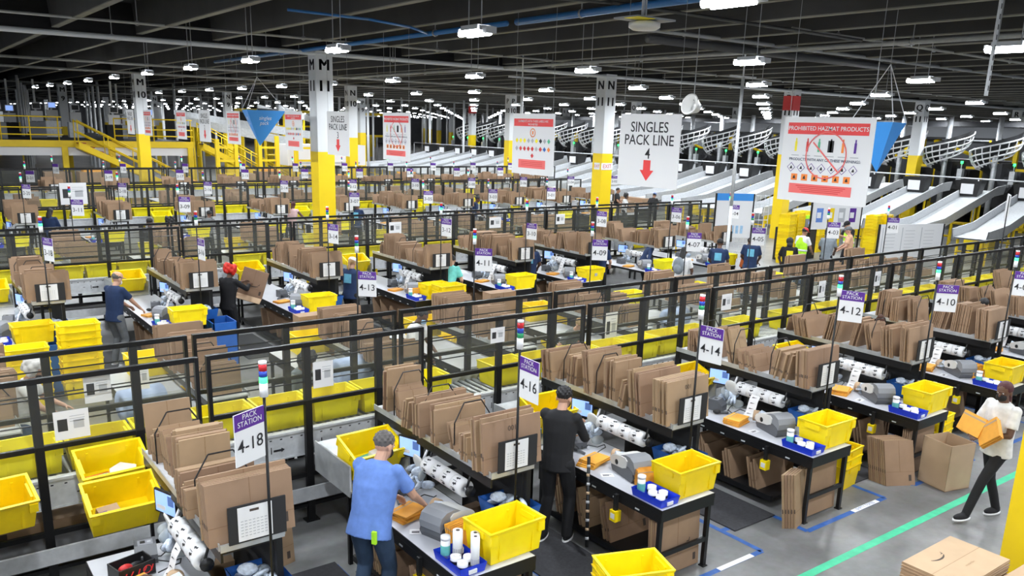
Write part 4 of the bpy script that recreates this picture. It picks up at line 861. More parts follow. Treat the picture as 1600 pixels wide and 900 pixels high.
def hand(m, w, d, nrm, side, curl=.4, sc=1.0):
    """w wrist, d pointing direction, nrm palm normal; side +1 puts the thumb on d x nrm"""
    d = Vector(d).normalized(); nrm = Vector(nrm); nrm = (nrm-d*nrm.dot(d)).normalized(); ac = d.cross(nrm)*side
    P = Vector(w)
    Mx = Matrix(((d.x,ac.x,nrm.x,0),(d.y,ac.y,nrm.y,0),(d.z,ac.z,nrm.z,0),(0,0,0,1)))
    m.ell((0,0,0),(.052*sc,.042*sc,.017*sc),'white',Matrix.Translation(P+d*.045*sc)@Mx,12,8)
    for k, L in enumerate((.070,.080,.075,.058)):
        q = P+d*.082*sc+ac*(.030-.020*k)*sc; v = d.copy()
        for s, f in enumerate((.45,.32,.25)):
            a = curl*(.5+.5*s); v = (v*math.cos(a)+nrm*math.sin(a)).normalized(); e = q+v*L*f*sc; limb(m,q,e,(.0092-.0008*s)*sc,(.0088-.0008*s)*sc,6); q = e
    q = P+d*.022*sc+ac*.032*sc; v = (d*.6+ac*.75+nrm*.25).normalized()
    for s in range(2): e = q+v*.034*sc; limb(m,q,e,.0115*sc,.0100*sc,6); q = e; v = (v*.8+nrm*.4+d*.3).normalized()
def person(x, y, face, label, skin='skin_mid', hair='hair_black', style='short', top='cloth_navy', sleeves='short', bottom='cloth_black', lean=.15, nod=.35, turn=0., hands=None, feet=None, h=1.72, q=1, shoes='cloth_black', mask=None, cap=None, prnt=None, girth=1.0, vest=None, group=None, pal=None):
    """face: azimuth the figure faces, clockwise from +y. q: 2 near, 1 middle, 0 far"""
    k = h/1.72; o = thing('person', (x,y,0), label, 'person', group, rz=-face)
    vb = (.014,.009,.0052)[q]; vc = (.022,.015,.011)[q]
    H = Vector((0,0,.93)); sp = Vector((0,math.sin(lean),math.cos(lean))); fw = Vector((0,math.cos(lean),-math.sin(lean))); rt = Vector((1,0,0))
    nk = H+sp*.535; sh = [H+sp*.475+rt*s*.168*girth**.5 for s in (-1,1)]
    ha = lean*.5+nod; hd = Vector((0,math.sin(ha),math.cos(ha))); hf = Vector((0,math.cos(ha),-math.sin(ha)))
    hf = (hf*math.cos(turn)+rt*math.sin(turn)).normalized(); hr = hf.cross(hd).normalized()
    hc = nk+hd*.135+hf*.025
    feet = feet or ((-.11,.02,0),(.11,-.04,0)); ank = [Vector((f[0],f[1],f[2]+.085)) for f in feet]
    hip = [H+rt*s*.095+Vector((0,0,-.02)) for s in (-1,1)]
    kne = []; 
    for i in (0,1):
        kn, an = ik(hip[i], ank[i], .43, .43, (0,1,0)); kne.append(kn); ank[i] = an
    hands = hands or ((-.16,.30,1.0),(.16,.32,1.0)); elb = []; wr = []
    for i,s in ((0,-1),(1,1)):
        e, w_ = ik(sh[i], hands[i], .285, .25, (s*.6,-.5,-.5)); elb.append(e); wr.append(w_)
    # body: one surface
    m = MB()
    MH = Matrix(((hr.x,hf.x,hd.x,hc.x),(hr.y,hf.y,hd.y,hc.y),(hr.z,hf.z,hd.z,hc.z),(0,0,0,1)))
    m.ell((0,-.005,.025),(.074,.095,.092),'white',MH,16,12); m.ell((0,.028,-.045),(.054,.062,.072),'white',MH,14,10)
    m.ell((0,.098,-.018),(.013,.018,.022),'white',MH,8,6); m.ell((0,.088,-.068),(.022,.010,.008),'white',MH,8,6); m.ell((0,.082,.020),(.05,.012,.010),'white',MH,8,6)
    for s in (-1,1): m.ell((s*.076,-.01,-.012),(.012,.02,.031),'white',MH,8,6)
    limb(m, nk-sp*.03, hc-hd*.05, .058, .052, 12)
    m.loft([(H-sp*.06,rt*.14*girth,fw*.09*girth),(H+sp*.12,rt*.125*girth,fw*.09*girth),(H+sp*.36,rt*.155*girth,fw*.10*girth),(H+sp*.48,rt*.15,fw*.075),(nk,rt*.06,fw*.055)],'white',14)
    for i,s in ((0,-1),(1,1)):
        limb(m, hip[i], kne[i], .082, .056); limb(m, kne[i], ank[i], .052, .036); m.ell(ank[i]+Vector((0,.05,-.04)),(.036,.095,.035),'white')
        limb(m, sh[i], elb[i], .050, .040); limb(m, elb[i], wr[i], .039, .027)
        d = (wr[i]-elb[i]).normalized(); pn = Vector((-s*.35,.1,-1)) if not pal else Vector(pal[i])
        hand(m, wr[i], d*.9+Vector((0,.25,-.05)), pn, s if 1 else 1, .45)
    link('body', remeshed(m,'body',vb,skin,1 if q else 0), o)
    # eyes
    if q == 2:
        for s in (-1,1): link('eye', MB().ell((s*.030,.083,.006),(.011,.007,.007),'white',MH,8,6).ell((s*.030,.089,.006),(.005,.004,.005),'ink',MH,8,6).mesh('eye'), o)
    # trousers
    g = girth; m = MB(); m.loft([(H+sp*.10,rt*.148*g,fw*.105*g),(H-Vector((0,0,.02)),rt*.165*g,fw*.115*g),(H-Vector((0,0,.12)),rt*.150*g,fw*.105*g)],'white',14)
    fit = 1.0 if bottom != 'leggings' else .84; bm = 'cloth_black' if bottom == 'leggings' else bottom
    for i in (0,1):
        limb(m, hip[i], kne[i], .098*fit*g**.5, .070*fit); m.loft([(kne[i],rt*.070*fit,Vector((0,.070*fit,0))),((kne[i]+ank[i])/2,rt*.066*fit,Vector((0,.068*fit,0))),(ank[i]+Vector((0,0,-.02)),rt*.058*fit,Vector((0,.062*fit,0)))],'white',12)
    link('trousers', remeshed(m,'trousers',vc,bm,1), o)
    # shirt
    m = MB(); loose = 1.04 if sleeves == 'short' else 1.0
    m.loft([(H-sp*.10,rt*.178*g*loose,fw*.128*g*loose),(H+sp*.10,rt*.165*g,fw*.120*g),(H+sp*.32,rt*.182*g,fw*.125*g),(H+sp*.45,rt*.205*g**.5,fw*.108),(H+sp*.50,rt*.165,fw*.09),(nk+sp*.012,rt*.068,fw*.064)],'white',18)
    for i in (0,1):
        e = elb[i]; s0 = sh[i]; m.ell(s0,(.064,)*3,'white')
        if sleeves == 'short': t = s0+(e-s0)*.72; m.tube(s0,t,.060,'white',12,.068)
        elif sleeves == 'none': pass
        else: limb(m, s0, e, .062, .050); m.tube(e, e+(wr[i]-e)*.95, .050,'white',12,.036)
    link('shirt', remeshed(m,'shirt',vc,top,2), o)
    if vest:
        m = MB(); m.loft([(H-sp*.02,rt*.185*g,fw*.134*g),(H+sp*.32,rt*.192*g,fw*.135*g),(H+sp*.46,rt*.15,fw*.112),(H+sp*.51,rt*.11,fw*.09)],'white',18); link('safety_vest', remeshed(m,'safety_vest',vc,vest,1), o)
        m = MB(); m.loft([(H+sp*.10,rt*.196*g,fw*.145*g),(H+sp*.15,rt*.196*g,fw*.145*g)],'paper',18); link('reflective_band', m.mesh('reflective_band'), o)
    if prnt:
        c = H+sp*.34-fw*(.128*g); link('shirt_print', MB().box(-.085,-.095,-.006,.085,.095,.004,prnt,fr(c,(1,0,0),sp)).box(-.05,-.02,-.009,.06,.06,-.004,'cloth_white',fr(c,(1,0,0),sp)).mesh('shirt_print'), o)
    # shoes
    for i in (0,1):
        a = ank[i]; m = MB(); m.ell((a.x,a.y+.055,a.z-.04),(.047,.125,.042),'white'); m.ell((a.x,a.y,a.z-.01),(.045,.055,.045),'white')
        s_ = link('shoe', remeshed(m,'shoe',.012,shoes,1), o)
        link('sole', MB().loft([((a.x,a.y+.052,a.z-.085),(.046,0,0),(0,.128,0)),((a.x,a.y+.052,a.z-.060),(.049,0,0),(0,.131,0))],'white',16).mesh('sole'), s_)
    # hair, cap, mask
    m = MB()
    if style == 'short':
        m.ell((0,-.018,.038),(.079,.094,.085),'white',MH,14,10)
        for i in range(46):
            t = i*2.39996; zz = 1-1.25*i/46; rr = math.sqrt(max(0,1-zz*zz)); m.ell((.076*rr*math.cos(t),-.018+.091*rr*math.sin(t),.040+.082*zz),(.017,.017,.014),'white',MH,6,5)
    elif style == 'curly':
        for i in range(26):
            a = i*2.4; z = -.05+.17*(i/26); r = .105*math.sqrt(max(.15,1-((z-.04)/.15)**2)); m.ell((r*math.cos(a),-.02+r*math.sin(a)*(1 if math.sin(a)<0 else .55),z+.02),(.045,.045,.045),'white',MH,8,6)
        m.ell((0,-.03,.05),(.11,.10,.10),'white',MH,12,8)
    elif style == 'long': m.ell((0,-.018,.040),(.086,.100,.090),'white',MH,14,10); m.ell((0,-.075,-.10),(.085,.045,.16),'white',MH,12,8)
    elif style == 'bun': m.ell((0,-.018,.040),(.083,.098,.090),'white',MH,14,10); m.ell((0,-.10,.07),(.05,.05,.05),'white',MH,10,8)
    elif style == 'tail': m.ell((0,-.018,.040),(.084,.099,.090),'white',MH,14,10); m.ell((0,-.115,.01),(.035,.04,.06),'white',MH,10,8); m.ell((0,-.125,-.09),(.03,.03,.09),'white',MH,10,8)
    elif style == 'hood': m.ell((0,-.02,.03),(.098,.108,.105),'white',MH,14,10); m.ell((0,-.05,-.09),(.085,.07,.08),'white',MH,12,8)
    if m.v:
        hm = remeshed(m,'hair',.007 if q==2 else .013,hair,0 if q==2 else 1)
        # keep the face free
        inv = MH.inverted(); bm_ = bmesh.new(); bm_.from_mesh(hm)
        kill = [v for v in bm_.verts if (lambda p: p.y > .045 and p.z < .062 or (p.y > .0 and p.z < .005 and style not in ('curly',)))(inv@v.co)]
        bmesh.ops.delete(bm_, geom=kill, context='VERTS'); bm_.to_mesh(hm); bm_.free(); link('hair' if style != 'hood' else 'hood', hm, o)
    if cap:
        m = MB(); m.ell((0,-.012,.060),(.088,.102,.072),'white',MH,14,10); m.box(-.065,.06,.035,.065,.155,.045,'white',MH); link('cap', remeshed(m,'cap',.010,cap,1), o)
    if mask:
        m = MB(); m.ell((0,.045,-.052),(.060,.062,.050),mask,MH,14,10); mm = m.mesh('face_mask'); inv = MH.inverted(); b2 = bmesh.new(); b2.from_mesh(mm); bmesh.ops.delete(b2, geom=[v for v in b2.verts if (inv@v.co).y < .03], context='VERTS'); b2.to_mesh(mm); b2.free(); link('face_mask', mm, o)
    if k != 1: o.scale = (k,k,k)
    return o, (H,sp,fw,rt,sh,wr)
bl,_ = person(3.14, 6.22, 1.0, 'man in light blue t-shirt and jeans bending over the table beside sign 4-16', 'skin_light','hair_grey','short','cloth_blue','short','cloth_denim',.32,.30,.25,((-.02,.50,.96),(.26,.46,.98)),((-.14,.0,0),(.13,.02,0)),1.84,2,'cloth_grey','cloth_black',girth=1.12)
bk,_ = person(5.56, 6.50, 1.05, 'man in black long-sleeved shirt and trousers reaching over the table beside sign 4-14', 'skin_light','hair_black','short','cloth_black','long','cloth_black',.10,.30,.10,((.0,.50,1.22),(.14,.40,1.08)),((-.13,-.05,0),(.12,.06,0)),1.80,2,'cloth_black','cloth_black')
link('hip_tag', MB().box(.10,-.15,.84,.14,-.125,.95,'cloth_hivis').mesh('hip_tag'), bl); link('badge', MB().box(-.205,-.07,1.12,-.195,.02,1.24,'cloth_print').box(-.207,-.05,1.15,-.205,.0,1.20,'paper').mesh('badge'), bk)
wo,_ = person(10.36, 4.02, -1.25, 'woman in white t-shirt, black leggings and black mask walking with orange mailers', 'skin_dark','hair_wine','tail','cloth_white','short','leggings',.02,.08,-.25,((-.07,.30,1.10),(.10,.28,1.12)),((-.02,.34,0),(.06,-.24,.0)),1.76,2,'cloth_black','cloth_black',girth=1.05)
link('arm_badge', MB().box(-.04,-.05,-.004,.04,.05,.004,'cloth_print',fr((5.36,6.40,1.30),(.5,-.8,0),(0,0,1))).mesh('arm_badge')) if 0 else None
for k in range(7):
    a = .18+.055*k
    mm = shared('held_mailer', lambda: MB().box(-.16,-.010,-.12,.16,.010,.12,'mailer').box(-.16,-.0115,.07,.16,-.010,.09,'card_light'))
    if k < 3: lx, ly, lz, ry = -.17, .33+.025*k, 1.20+.02*k, -.75
    else: lx, ly, lz, ry = .08, .20+.028*k, 1.14+.018*k, .08
    w_ = Matrix.Rotation(1.25,4,'Z')@Vector((lx*.99,ly*.99,lz*.99))
    q = tag(link('padded_mailer', mm, loc=(10.36+w_.x,4.02+w_.y,w_.z), rot=(-.35,ry,1.25+PI)), f'orange padded mailer held in the {"right" if k<3 else "left"} arm of the woman in white', 'mailer', f'mailers in the {"right" if k<3 else "left"} arm of the walking woman')
smm = MB(); smile(smm, fr((0,0,0),(1,0,0),(0,0,1)), .07)
P = lambda *a, **k: person(*a, **k)
# line 4, behind the guard panels
P(3.98,10.05,2.6,'person with big black curly hair behind the panels left of sign 4-16','skin_dark','hair_black','curly','cloth_camo','short','cloth_black',.30,.45,0,None,None,1.64,1,'cloth_black','cloth_black')
P(1.0,10.9,1.9,'grey haired person in white t-shirt and dark mask behind the left panels','skin_light','hair_white','curly','cloth_white','short','cloth_denim',.15,.45,0,((-.2,.4,1.05),(.2,.45,1.05)),None,1.72,1,mask='cloth_black')
P(6.35,11.0,2.6,'person in white t-shirt and blue mask behind the panels left of the 4-16 sign pole','skin_dark','hair_black','short','cloth_white','short','cloth_denim',.12,.4,0,None,None,1.78,1,mask='mask_blue')
P(8.75,10.25,2.9,'light haired person with glasses peering over the totes behind station 4-14','skin_light','hair_blond','short','cloth_grey','short','cloth_denim',.55,.3,0,None,None,1.62,1)
P(12.85,7.1,1.2,'auburn haired person almost hidden by the rack of station 4-12','skin_light','hair_brown','bun','cloth_tan','short','cloth_black',.35,.4,0,None,None,1.68,1)
P(15.6,6.7,1.2,'short dark haired person in black half hidden behind the rack of station 4-10','skin_mid','hair_black','short','cloth_black','short','cloth_black',.20,.3,0,None,None,1.76,1)
# line 3, near side, from the left
P(3.1,16.2,1.0,'man in beige cap, navy polo and grey trousers beside station 3-16','skin_light','hair_grey','short','cloth_navy','short','cloth_grey',.12,.3,0,((-.1,.42,1.02),(.2,.42,1.0)),None,1.75,1,'cloth_white','white',cap='cloth_tan')
P(5.2,16.3,1.0,'person with bright red hair in black clothes holding a box beside station 3-14','skin_dark','hair_red','curly','cloth_black','long','cloth_black',.12,.25,0,((-.02,.48,1.32),(.16,.48,1.28)),None,1.70,1,'cloth_white',mask='white')
P(7.75,16.1,1.0,'woman in white cap and navy printed t-shirt beside station 3-12','skin_light','hair_blond','tail','cloth_navy','short','cloth_black',.08,.25,0,None,None,1.72,1,cap='cloth_white',prnt='cloth_print')
P(9.95,15.7,.9,'person in teal t-shirt bending over the table beside station 3-10','skin_light','hair_black','bun','cloth_teal','short','cloth_black',.40,.35,0,((-.05,.42,.92),(.2,.38,.95)),None,1.70,1)
P(12.75,16.3,.75,'person in black hood and navy printed shirt left of station 3-08','skin_dark','hair_black','hood','cloth_navy','short','cloth_black',.08,.25,0,None,None,1.76,1,prnt='cloth_print')
P(14.75,15.9,1.1,'short haired person in navy printed t-shirt beside station 3-08','skin_light','hair_brown','short','cloth_navy','short','cloth_black',.12,.35,0,None,None,1.74,1,prnt='cloth_print')
bp,_ = P(15.75,14.0,1.2,'person in white t-shirt wearing a grey camouflage backpack behind sign 4-07','skin_dark','hair_black','long','cloth_white','short','cloth_grey',.10,.2,0,None,None,1.72,1)
m = MB(); m.ell((0,-.20,1.28),(.15,.10,.22),'white'); m.ell((0,-.28,1.20),(.10,.06,.12),'white'); link('backpack', remeshed(m,'backpack',.015,'cloth_camo',2), bp)
P(16.6,16.2,2.2,'person in dark navy reaching across the rack near sign 4-07','skin_dark','hair_black','short','cloth_navy','long','cloth_black',.45,.3,0,None,None,1.70,1)
P(17.5,14.3,1.0,'left one of two people in navy printed t-shirts behind sign 4-05','skin_dark','hair_black','short','cloth_navy','short','cloth_denim',.05,.3,0,None,None,1.80,1,prnt='cloth_print')
P(18.85,14.3,1.0,'right one of two people in navy printed t-shirts behind sign 4-05','skin_dark','hair_black','short','cloth_navy','short','cloth_denim',.05,.3,0,None,None,1.82,1,prnt='cloth_print')
P(19.4,14.9,2.0,'person in rust orange shirt between the navy shirts and the black hooded person','skin_dark','hair_black','short','cloth_orange','short','cloth_black',.1,.3,0,None,None,1.66,1)
P(20.0,13.9,.8,'person with black hood and black shirt with yellow print left of sign 4-03','skin_dark','hair_black','hood','cloth_black','short','cloth_black',.05,.3,0,None,None,1.74,1,prnt='tote_lemon')
P(22.3,15.1,1.6,'person in red cap and yellow safety vest at the group by sign 4-03','skin_mid','hair_black','short','cloth_white','short','cloth_denim',.08,.3,0,None,None,1.78,1,cap='red',vest='cloth_hivis')
P(22.9,14.6,1.2,'person with large black hair and patterned grey top behind sign 4-03','skin_dark','hair_black','curly','cloth_camo','short','cloth_black',.08,.3,0,None,None,1.74,1)
P(24.1,14.6,-.6,'man in peach polo shirt and grey cap right of sign 4-03','skin_light','hair_grey','short','cloth_tan','short','cloth_black',.05,.2,0,None,None,1.78,1,cap='cloth_grey')
P(25.2,15.3,-1.2,'person in dark cap and bright safety vest at the right of the group','skin_light','hair_black','short','cloth_black','short','cloth_black',.08,.5,0,((-.1,.3,1.25),(.1,.3,1.25)),None,1.86,1,cap='cloth_black',vest='cloth_hivis')
# farther lines
P(11.4,28.2,.8,'person in pink sleeveless top with red headband left of column M 11','skin_dark','hair_wine','tail','cloth_pink','none','cloth_grey',.12,.3,0,((-.4,.35,1.05),(.4,.35,1.05)),None,1.74,1)
P(13.4,27.2,.8,'person in navy printed t-shirt with a black bun right of column M 11','skin_dark','hair_black','bun','cloth_navy','short','cloth_black',.1,.3,0,None,None,1.74,0,prnt='cloth_print')
P(18.7,27.6,2.2,'tall person in dark navy shirt standing by the pack line 2 racks','skin_dark','hair_black','short','cloth_navy','short','cloth_grey',.1,.3,0,None,None,1.82,0)
P(3.9,28.6,.6,'person in dark blue clothes at the far left of pack line 2','skin_dark','hair_black','long','cloth_navy','long','cloth_black',.1,.3,0,None,None,1.72,0)
P(5.8,24.6,.4,'left one of two black clad people with yellow reflective bands behind line 3','skin_dark','hair_black','short','cloth_black','long','cloth_black',.1,.2,0,None,None,1.76,0,vest='cloth_black')
P(6.4,24.8,.4,'right one of two black clad people with yellow reflective bands behind line 3','skin_dark','hair_black','curly','cloth_black','long','cloth_black',.1,.2,0,None,None,1.72,0,vest='cloth_grey')
P(8.1,27.0,.8,'person in grey top with black hair left of the pink topped person','skin_dark','hair_black','short','cloth_grey','short','cloth_black',.2,.3,0,None,None,1.66,0)
P(28.2,29.5,2.6,'person in black t-shirt standing below the line 4 sign','skin_mid','hair_black','short','cloth_black','short','cloth_black',.05,.1,0,None,None,1.80,0)
P(27.3,28.0,2.6,'shorter dark haired person below the line 4 sign','skin_dark','hair_black','curly','cloth_white','short','cloth_black',.05,.2,0,None,None,1.66,0)
P(28.7,27.6,1.2,'person in blue cap bending near the slides right of the line 4 sign','skin_mid','hair_black','short','cloth_black','short','cloth_black',.25,.3,0,None,None,1.72,0,cap='cloth_blue')
pz,_ = P(11.2,53.0,3.0,'person in grey on the mezzanine deck','skin_dark','hair_black','short','cloth_grey','short','cloth_black',.05,.1,0,None,None,1.72,0); pz.location.z = 3.1
P(.62,5.45,1.0,'person in slate blue shirt whose shoulder and arm enter at the bottom left','skin_light','hair_brown','short','cloth_navy','short','cloth_denim',1.15,.3,0,((-.1,.75,.9),(.30,.75,.9)),None,1.70,1)
# ------------------------------------------------------------------ floor marks
def strip(x0,y0,x1,y1,wd,mt,label,z=.002):
    d = Vector((x1-x0,y1-y0,0)); n = Vector((-d.y,d.x,0)).normalized()*wd/2; a = Vector((x0,y0,z)); b = Vector((x1,y1,z))
    tag(link('floor_tape', MB().add([a-n,b-n,b+n,a+n],[(0,1,2,3)],mt).mesh('floor_tape')), label, 'floor tape')
strip(-6,4.43,46,4.43,.10,'tape_green','long green tape line on the aisle floor')
for k, x0 in enumerate(EVEN[4]):
    num = 20-2*k
    if num < 4 or num > 18: continue
    for j,(a,b,c,d) in enumerate(((-.12,-.12,1.55,-.12),(-.12,-.12,-.12,2.2),(1.55,-.12,1.55,1.3),(-1.0,.45,-.12,.45))):
        strip(x0+a,5.15+b,x0+c,5.15+d,.07,'tape_blue',f'blue floor tape on the {["front","left","right","short left"][j]} side of the bay of station {sw(4,num)}',.002+.001*(j%2))
    m = MB().box(-.28,-.033,0,.28,.033,.001,'paper'); 
    if k % 2 == 0: m.text('EMPTY TOTES',.062,'tape_blue',Matrix.Translation((0,0,.002)))
    tag(link('floor_label', m.mesh('floor_label'), loc=(x0+1.1,5.03,.0045)), f'white label on the blue floor tape before station {sw(4,num)}', 'floor label', 'white floor tape labels')
# ------------------------------------------------------------------ tote stacks
def stack(x,y,n,label,rz=0,mt='tote',z=0,step=.115):
    g = f'totes nested in the {label}'
    for k in range(n): tote(x,y,z+k*step,f'yellow tote nested in the {label}',g,mt,rz=rz)
stack(4.88,4.62,7,'stack on the floor right of the table by sign 4-16',rz=-.35,step=.085)
stack(9.75,5.75,3,'pair standing on the floor right of the 4-12 table',rz=PI/2+.1,step=.12)
stack(12.2,5.75,3,'stack on the floor behind the tall open carton',rz=PI/2+.1,step=.12)
stack(2.25,14.7,9,'tall stack left of station 3-16')
stack(9.35,14.7,9,'tall stack right of station 3-12')
stack(1.45,14.4,7,'tall stack right of the leftmost table of line 3')
for k, (x, y) in enumerate(((25.9,18.2),(26.7,18.4),(27.5,18.7),(29.6,19.4),(28.8,16.6),(29.5,16.6))):
    if k in (2,3): pass
    stack(x,y,13,['leftmost tall stack beside the white boards','second tall stack beside the white boards','third tall stack beside the white boards','fourth tall stack beside the white boards','tall stack right of the safety vest group','last tall stack at the right of the vest group'][k],mt='tote',step=.12,rz=.2)
for k, (x, y, z) in enumerate(((3.0,12.3,.0),(5.2,12.2,0),(8.2,13.1,.0),(11.0,13.2,0))):
    stack(x,y,3+k%2,['floor stack behind the panels left of sign 4-16','floor stack behind the panels right of the 4-18 lamp','floor stack by the 4-11 rack','floor stack by the 4-09 rack'][k],rz=.4*k,step=.14)
# ------------------------------------------------------------------ boards near the slides
def board(x,y,w,h,zt,rz,label,fn):
    o = thing('notice_board', (x,y,0), label, 'board', rz=rz)
    m = MB().box(-w/2,-.015,zt-h,w/2,.015,zt,'paper'); fn(m,w,h,zt); link('board_panel', m.mesh('board_panel'), o)
    [link('post', shared(('post',zt), lambda: MB().box(-.02,-.03,0,.02,.03,zt,'rail')), o, loc=(sx*w/2,0,0)) for sx in (-1,1)]
def fa(m,w,h,zt):
    for k,c in enumerate(('cloth_blue','steel_yellow','orange','purple')):
        x = -w*.40+w*.22*k; m.box(x,-.02,zt-h*.75,x+w*.13,-.015,zt-h*.25,c if k!=2 else 'paper_grey'); m.box(x+.02,-.024,zt-h*.6,x+w*.09,-.02,zt-h*.4,'paper')
def fb(m,w,h,zt):
    for k in range(3): m.box(-w*.45+w*.3*k,-.018,zt-h*.85,-w*.44+w*.3*k,-.015,zt-h*.1,'paper_grey'); [m.box(-w*.40+w*.3*k,-.018,zt-h*(.2+.1*j),-w*.25+w*.3*k,-.015,zt-h*(.19+.1*j),'paper_grey') for j in range(6)]
def fc(m,w,h,zt):
    m.box(-w*.5,-.02,zt-h*.16,w*.5,-.015,zt,'hang_blue'); [m.box(-w*.4+w*.12*k,-.02,zt-h*.9,-w*.33+w*.12*k,-.015,zt-h*.72,'mask_blue') for k in range(6)]
board(27.3,17.2,2.1,1.0,2.25,-.35,'white board with coloured pictures behind the safety vest group',fa)
board(24.7,13.0,2.4,1.0,2.0,-.32,'blank wide white board with faint columns behind sign 4-01',fb)
board(21.6,17.2,1.25,1.4,2.65,-.5,'white board with a light blue header left of the yellow column',fc)
o = thing('wire_rack', (23.6,18.0,0), 'tall grey wire rack right of the blue headed white board', 'rack', rz=-.4); m = MB()
for k in range(8): m.bar((-.6+.17*k,0,.2),(-.6+.17*k,0,2.5),.015,'galv')
for k in range(9): m.bar((-.6,0,.3+.27*k),(.6,0,.3+.27*k),.015,'galv')
link('wire_frame', m.mesh('wire_frame'), o)
tag(link('notice_board', MB().box(-.006,-.5,2.95,.006,.5,4.0,'paper').box(-.008,-.5,3.75,-.006,.5,4.0,'purple').box(-.008,-.1,3.4,-.006,.1,3.5,'paper_grey').box(-.02,-.02,0,.02,.02,3,'rail').mesh('notice_board'), loc=(30.5,13.6,-1.35), rot=(0,0,-.1)), 'white panel with purple band standing among the right-hand slides', 'sign') if 0 else None
o = thing('notice_sign', (22.4,9.45,0), 'white sign with purple top in front of the right-hand slides', 'sign', rz=.5)
link('sign_panel', MB().box(-.32,-.01,2.55,.32,.01,3.22,'paper').box(-.32,-.014,3.05,.32,-.01,3.22,'purple').box(-.07,-.014,2.75,.07,-.01,2.82,'paper_grey').mesh('sign_panel'), o)
link('pole', MB().tube((-.30,.02,0),(-.30,.02,3.2),.015,'rail',6).mesh('pole'), o)
for k, x in enumerate((26.6,27.5)):
    m = MB().box(-.4,-.3,0,.4,.3,1.2,'black').box(-.3,-.31,.5,.3,-.30,1.05,'dark').box(-.3,-.25,1.2,.3,.25,1.5,'mid_grey' if k else 'grey_plastic').box(-.1,-.26,1.3,.15,-.25,1.4,'screen')
    if k: m.box(-.3,-.25,1.5,.2,.25,1.62,'cloth_hivis')
    tag(link('printer_cabinet', m.mesh('printer_cabinet'), loc=(x,18.6,0)), ['black cabinet with a grey printer behind the red capped person','black cabinet with lime cloth on top behind the group'][k], 'cabinet')
# ------------------------------------------------------------------ foreground
Z0 = .69
o = thing('pallet', (7.4,2.85,0), 'wooden pallet under the flat boxes at the bottom right', 'pallet'); m = MB()
for k in range(6): m.box(-1.1,-.5+.18*k,.11,1.1,-.38+.18*k,.13,'card_light')
for x in (-1.0,0,1.0): m.box(x-.05,-.5,0,x+.05,.52,.11,'card')
link('pallet_boards', m.mesh('pallet_boards'), o)
for k in range(22):
    q = MB().box(-.45,-.28,0,.45,.28,.013,'card_light').box(-.45,-.002,.013,.45,.002,.0135,'card_edge').box(-.452,-.282,.0055,.452,.282,.0075,'card_edge')
    if k == 21: smile(q, fr((-.1,.12,.0145),(1,0,0),(0,1,0)), .14); q.text('recycled fiber',.03,'card_edge',fr((.05,-.1,.0145),(1,0,0),(0,1,0)))
    me = q.mesh('folded_box')
    tag(link('folded_box', me, loc=(7.62,3.12,Z0-.31+k*.0142), rot=(0,0,.02*math.sin(k*2.7))), 'flat brown box in the neat stack at the bottom right corner', 'folded box', 'flat boxes in the stack at the bottom right')
for k in range(18):
    me = MB().box(-.42,-.27,0,.42,.27,.013,'card_light').box(-.422,-.272,.0055,.422,.272,.0075,'card_edge').box(.2,-.1,.013,.3,-.04,.0135,'card_edge').mesh('folded_box')
    tag(link('folded_box', me, loc=(7.95,2.5,Z0-.31+k*.0142), rot=(0,0,.03*math.sin(k*1.7))), 'flat brown box in the stack at the very right bottom corner', 'folded box', 'flat boxes at the very right bottom')
for k in range(14):
    me = MB().box(-.5,-.3,0,.5,.3,.013,'card_light').box(-.502,-.302,.0055,.502,.302,.0075,'card_edge').mesh('folded_box')
    tag(link('folded_box', me, loc=(6.50,3.18,Z0-.36+k*.0142), rot=(0,0,-.12+.02*math.sin(k*1.7))), 'flat brown box in the lower pile at the bottom edge', 'folded box', 'flat boxes at the bottom edge')
tag(link('pallet_load', MB().box(-1.35,-.75,.13,1.0,.5,.33,'card_light').box(-1.36,-.76,.2,1.01,.51,.21,'card_edge').mesh('pallet_load'), loc=(7.4,2.85,0)), 'bundled load of brown boxes under the flat stacks at the bottom right', 'box bundle')
tag(link('guard_column', MB().box(-.2,-.2,0,.2,.2,3.2,'col_yellow').box(-.23,-.23,0,.23,.23,.03,'steel_yellow').mesh('guard_column'), loc=(9.28,3.1,0)), 'broad yellow column standing at the bottom right edge', 'column')
tag(link('wall_hook', MB().path([(0,0,0),(-.14,-.02,0),(-.16,-.03,.10),(-.10,-.03,.16),(.06,0,.14)],.022,'black',8).box(-.17,-.05,-.05,-.12,.0,.10,'black').mesh('wall_hook'), loc=(9.06,2.98,.86)), 'black hook bracket on the yellow column at the bottom right', 'bracket')
# tall open carton on the floor
m = MB(); w_, h_ = .22, .64
for a in range(4):
    M = Matrix.Rotation(a*PI/2,4,'Z'); m.box(-w_,-w_,0,w_,-w_+.006,h_,'card_light',M)
m.box(-w_,-w_,0,w_,w_,.01,'card')
tag(link('open_carton', m.mesh('open_carton'), loc=(10.98,4.84,0), rot=(0,0,-.25)), 'tall open brown carton standing on the floor before station 4-10', 'box')
for k in range(9):
    flat_m = shared('leaning_box', lambda: flat_mb(.42,.60,.022,True,False,None,False))
    tag(link('folded_box', flat_m, loc=(10.42+.0,5.12+.03*k,0), rot=(-.32,0,PI/2*.0-.5)), 'folded brown box leaning in the fan beside the tall open carton', 'folded box', 'fan of folded boxes beside the tall open carton')
for k in range(5):
    tag(link('folded_box', shared('leaning_box2', lambda: flat_mb(.30,.66,.022)), loc=(8.28-.03*k,5.18+.02*k,0), rot=(-.12,0,.25)), 'tall folded box leaning on the front left leg of the 4-12 table', 'folded box', 'tall boxes at the front left leg of the 4-12 table')
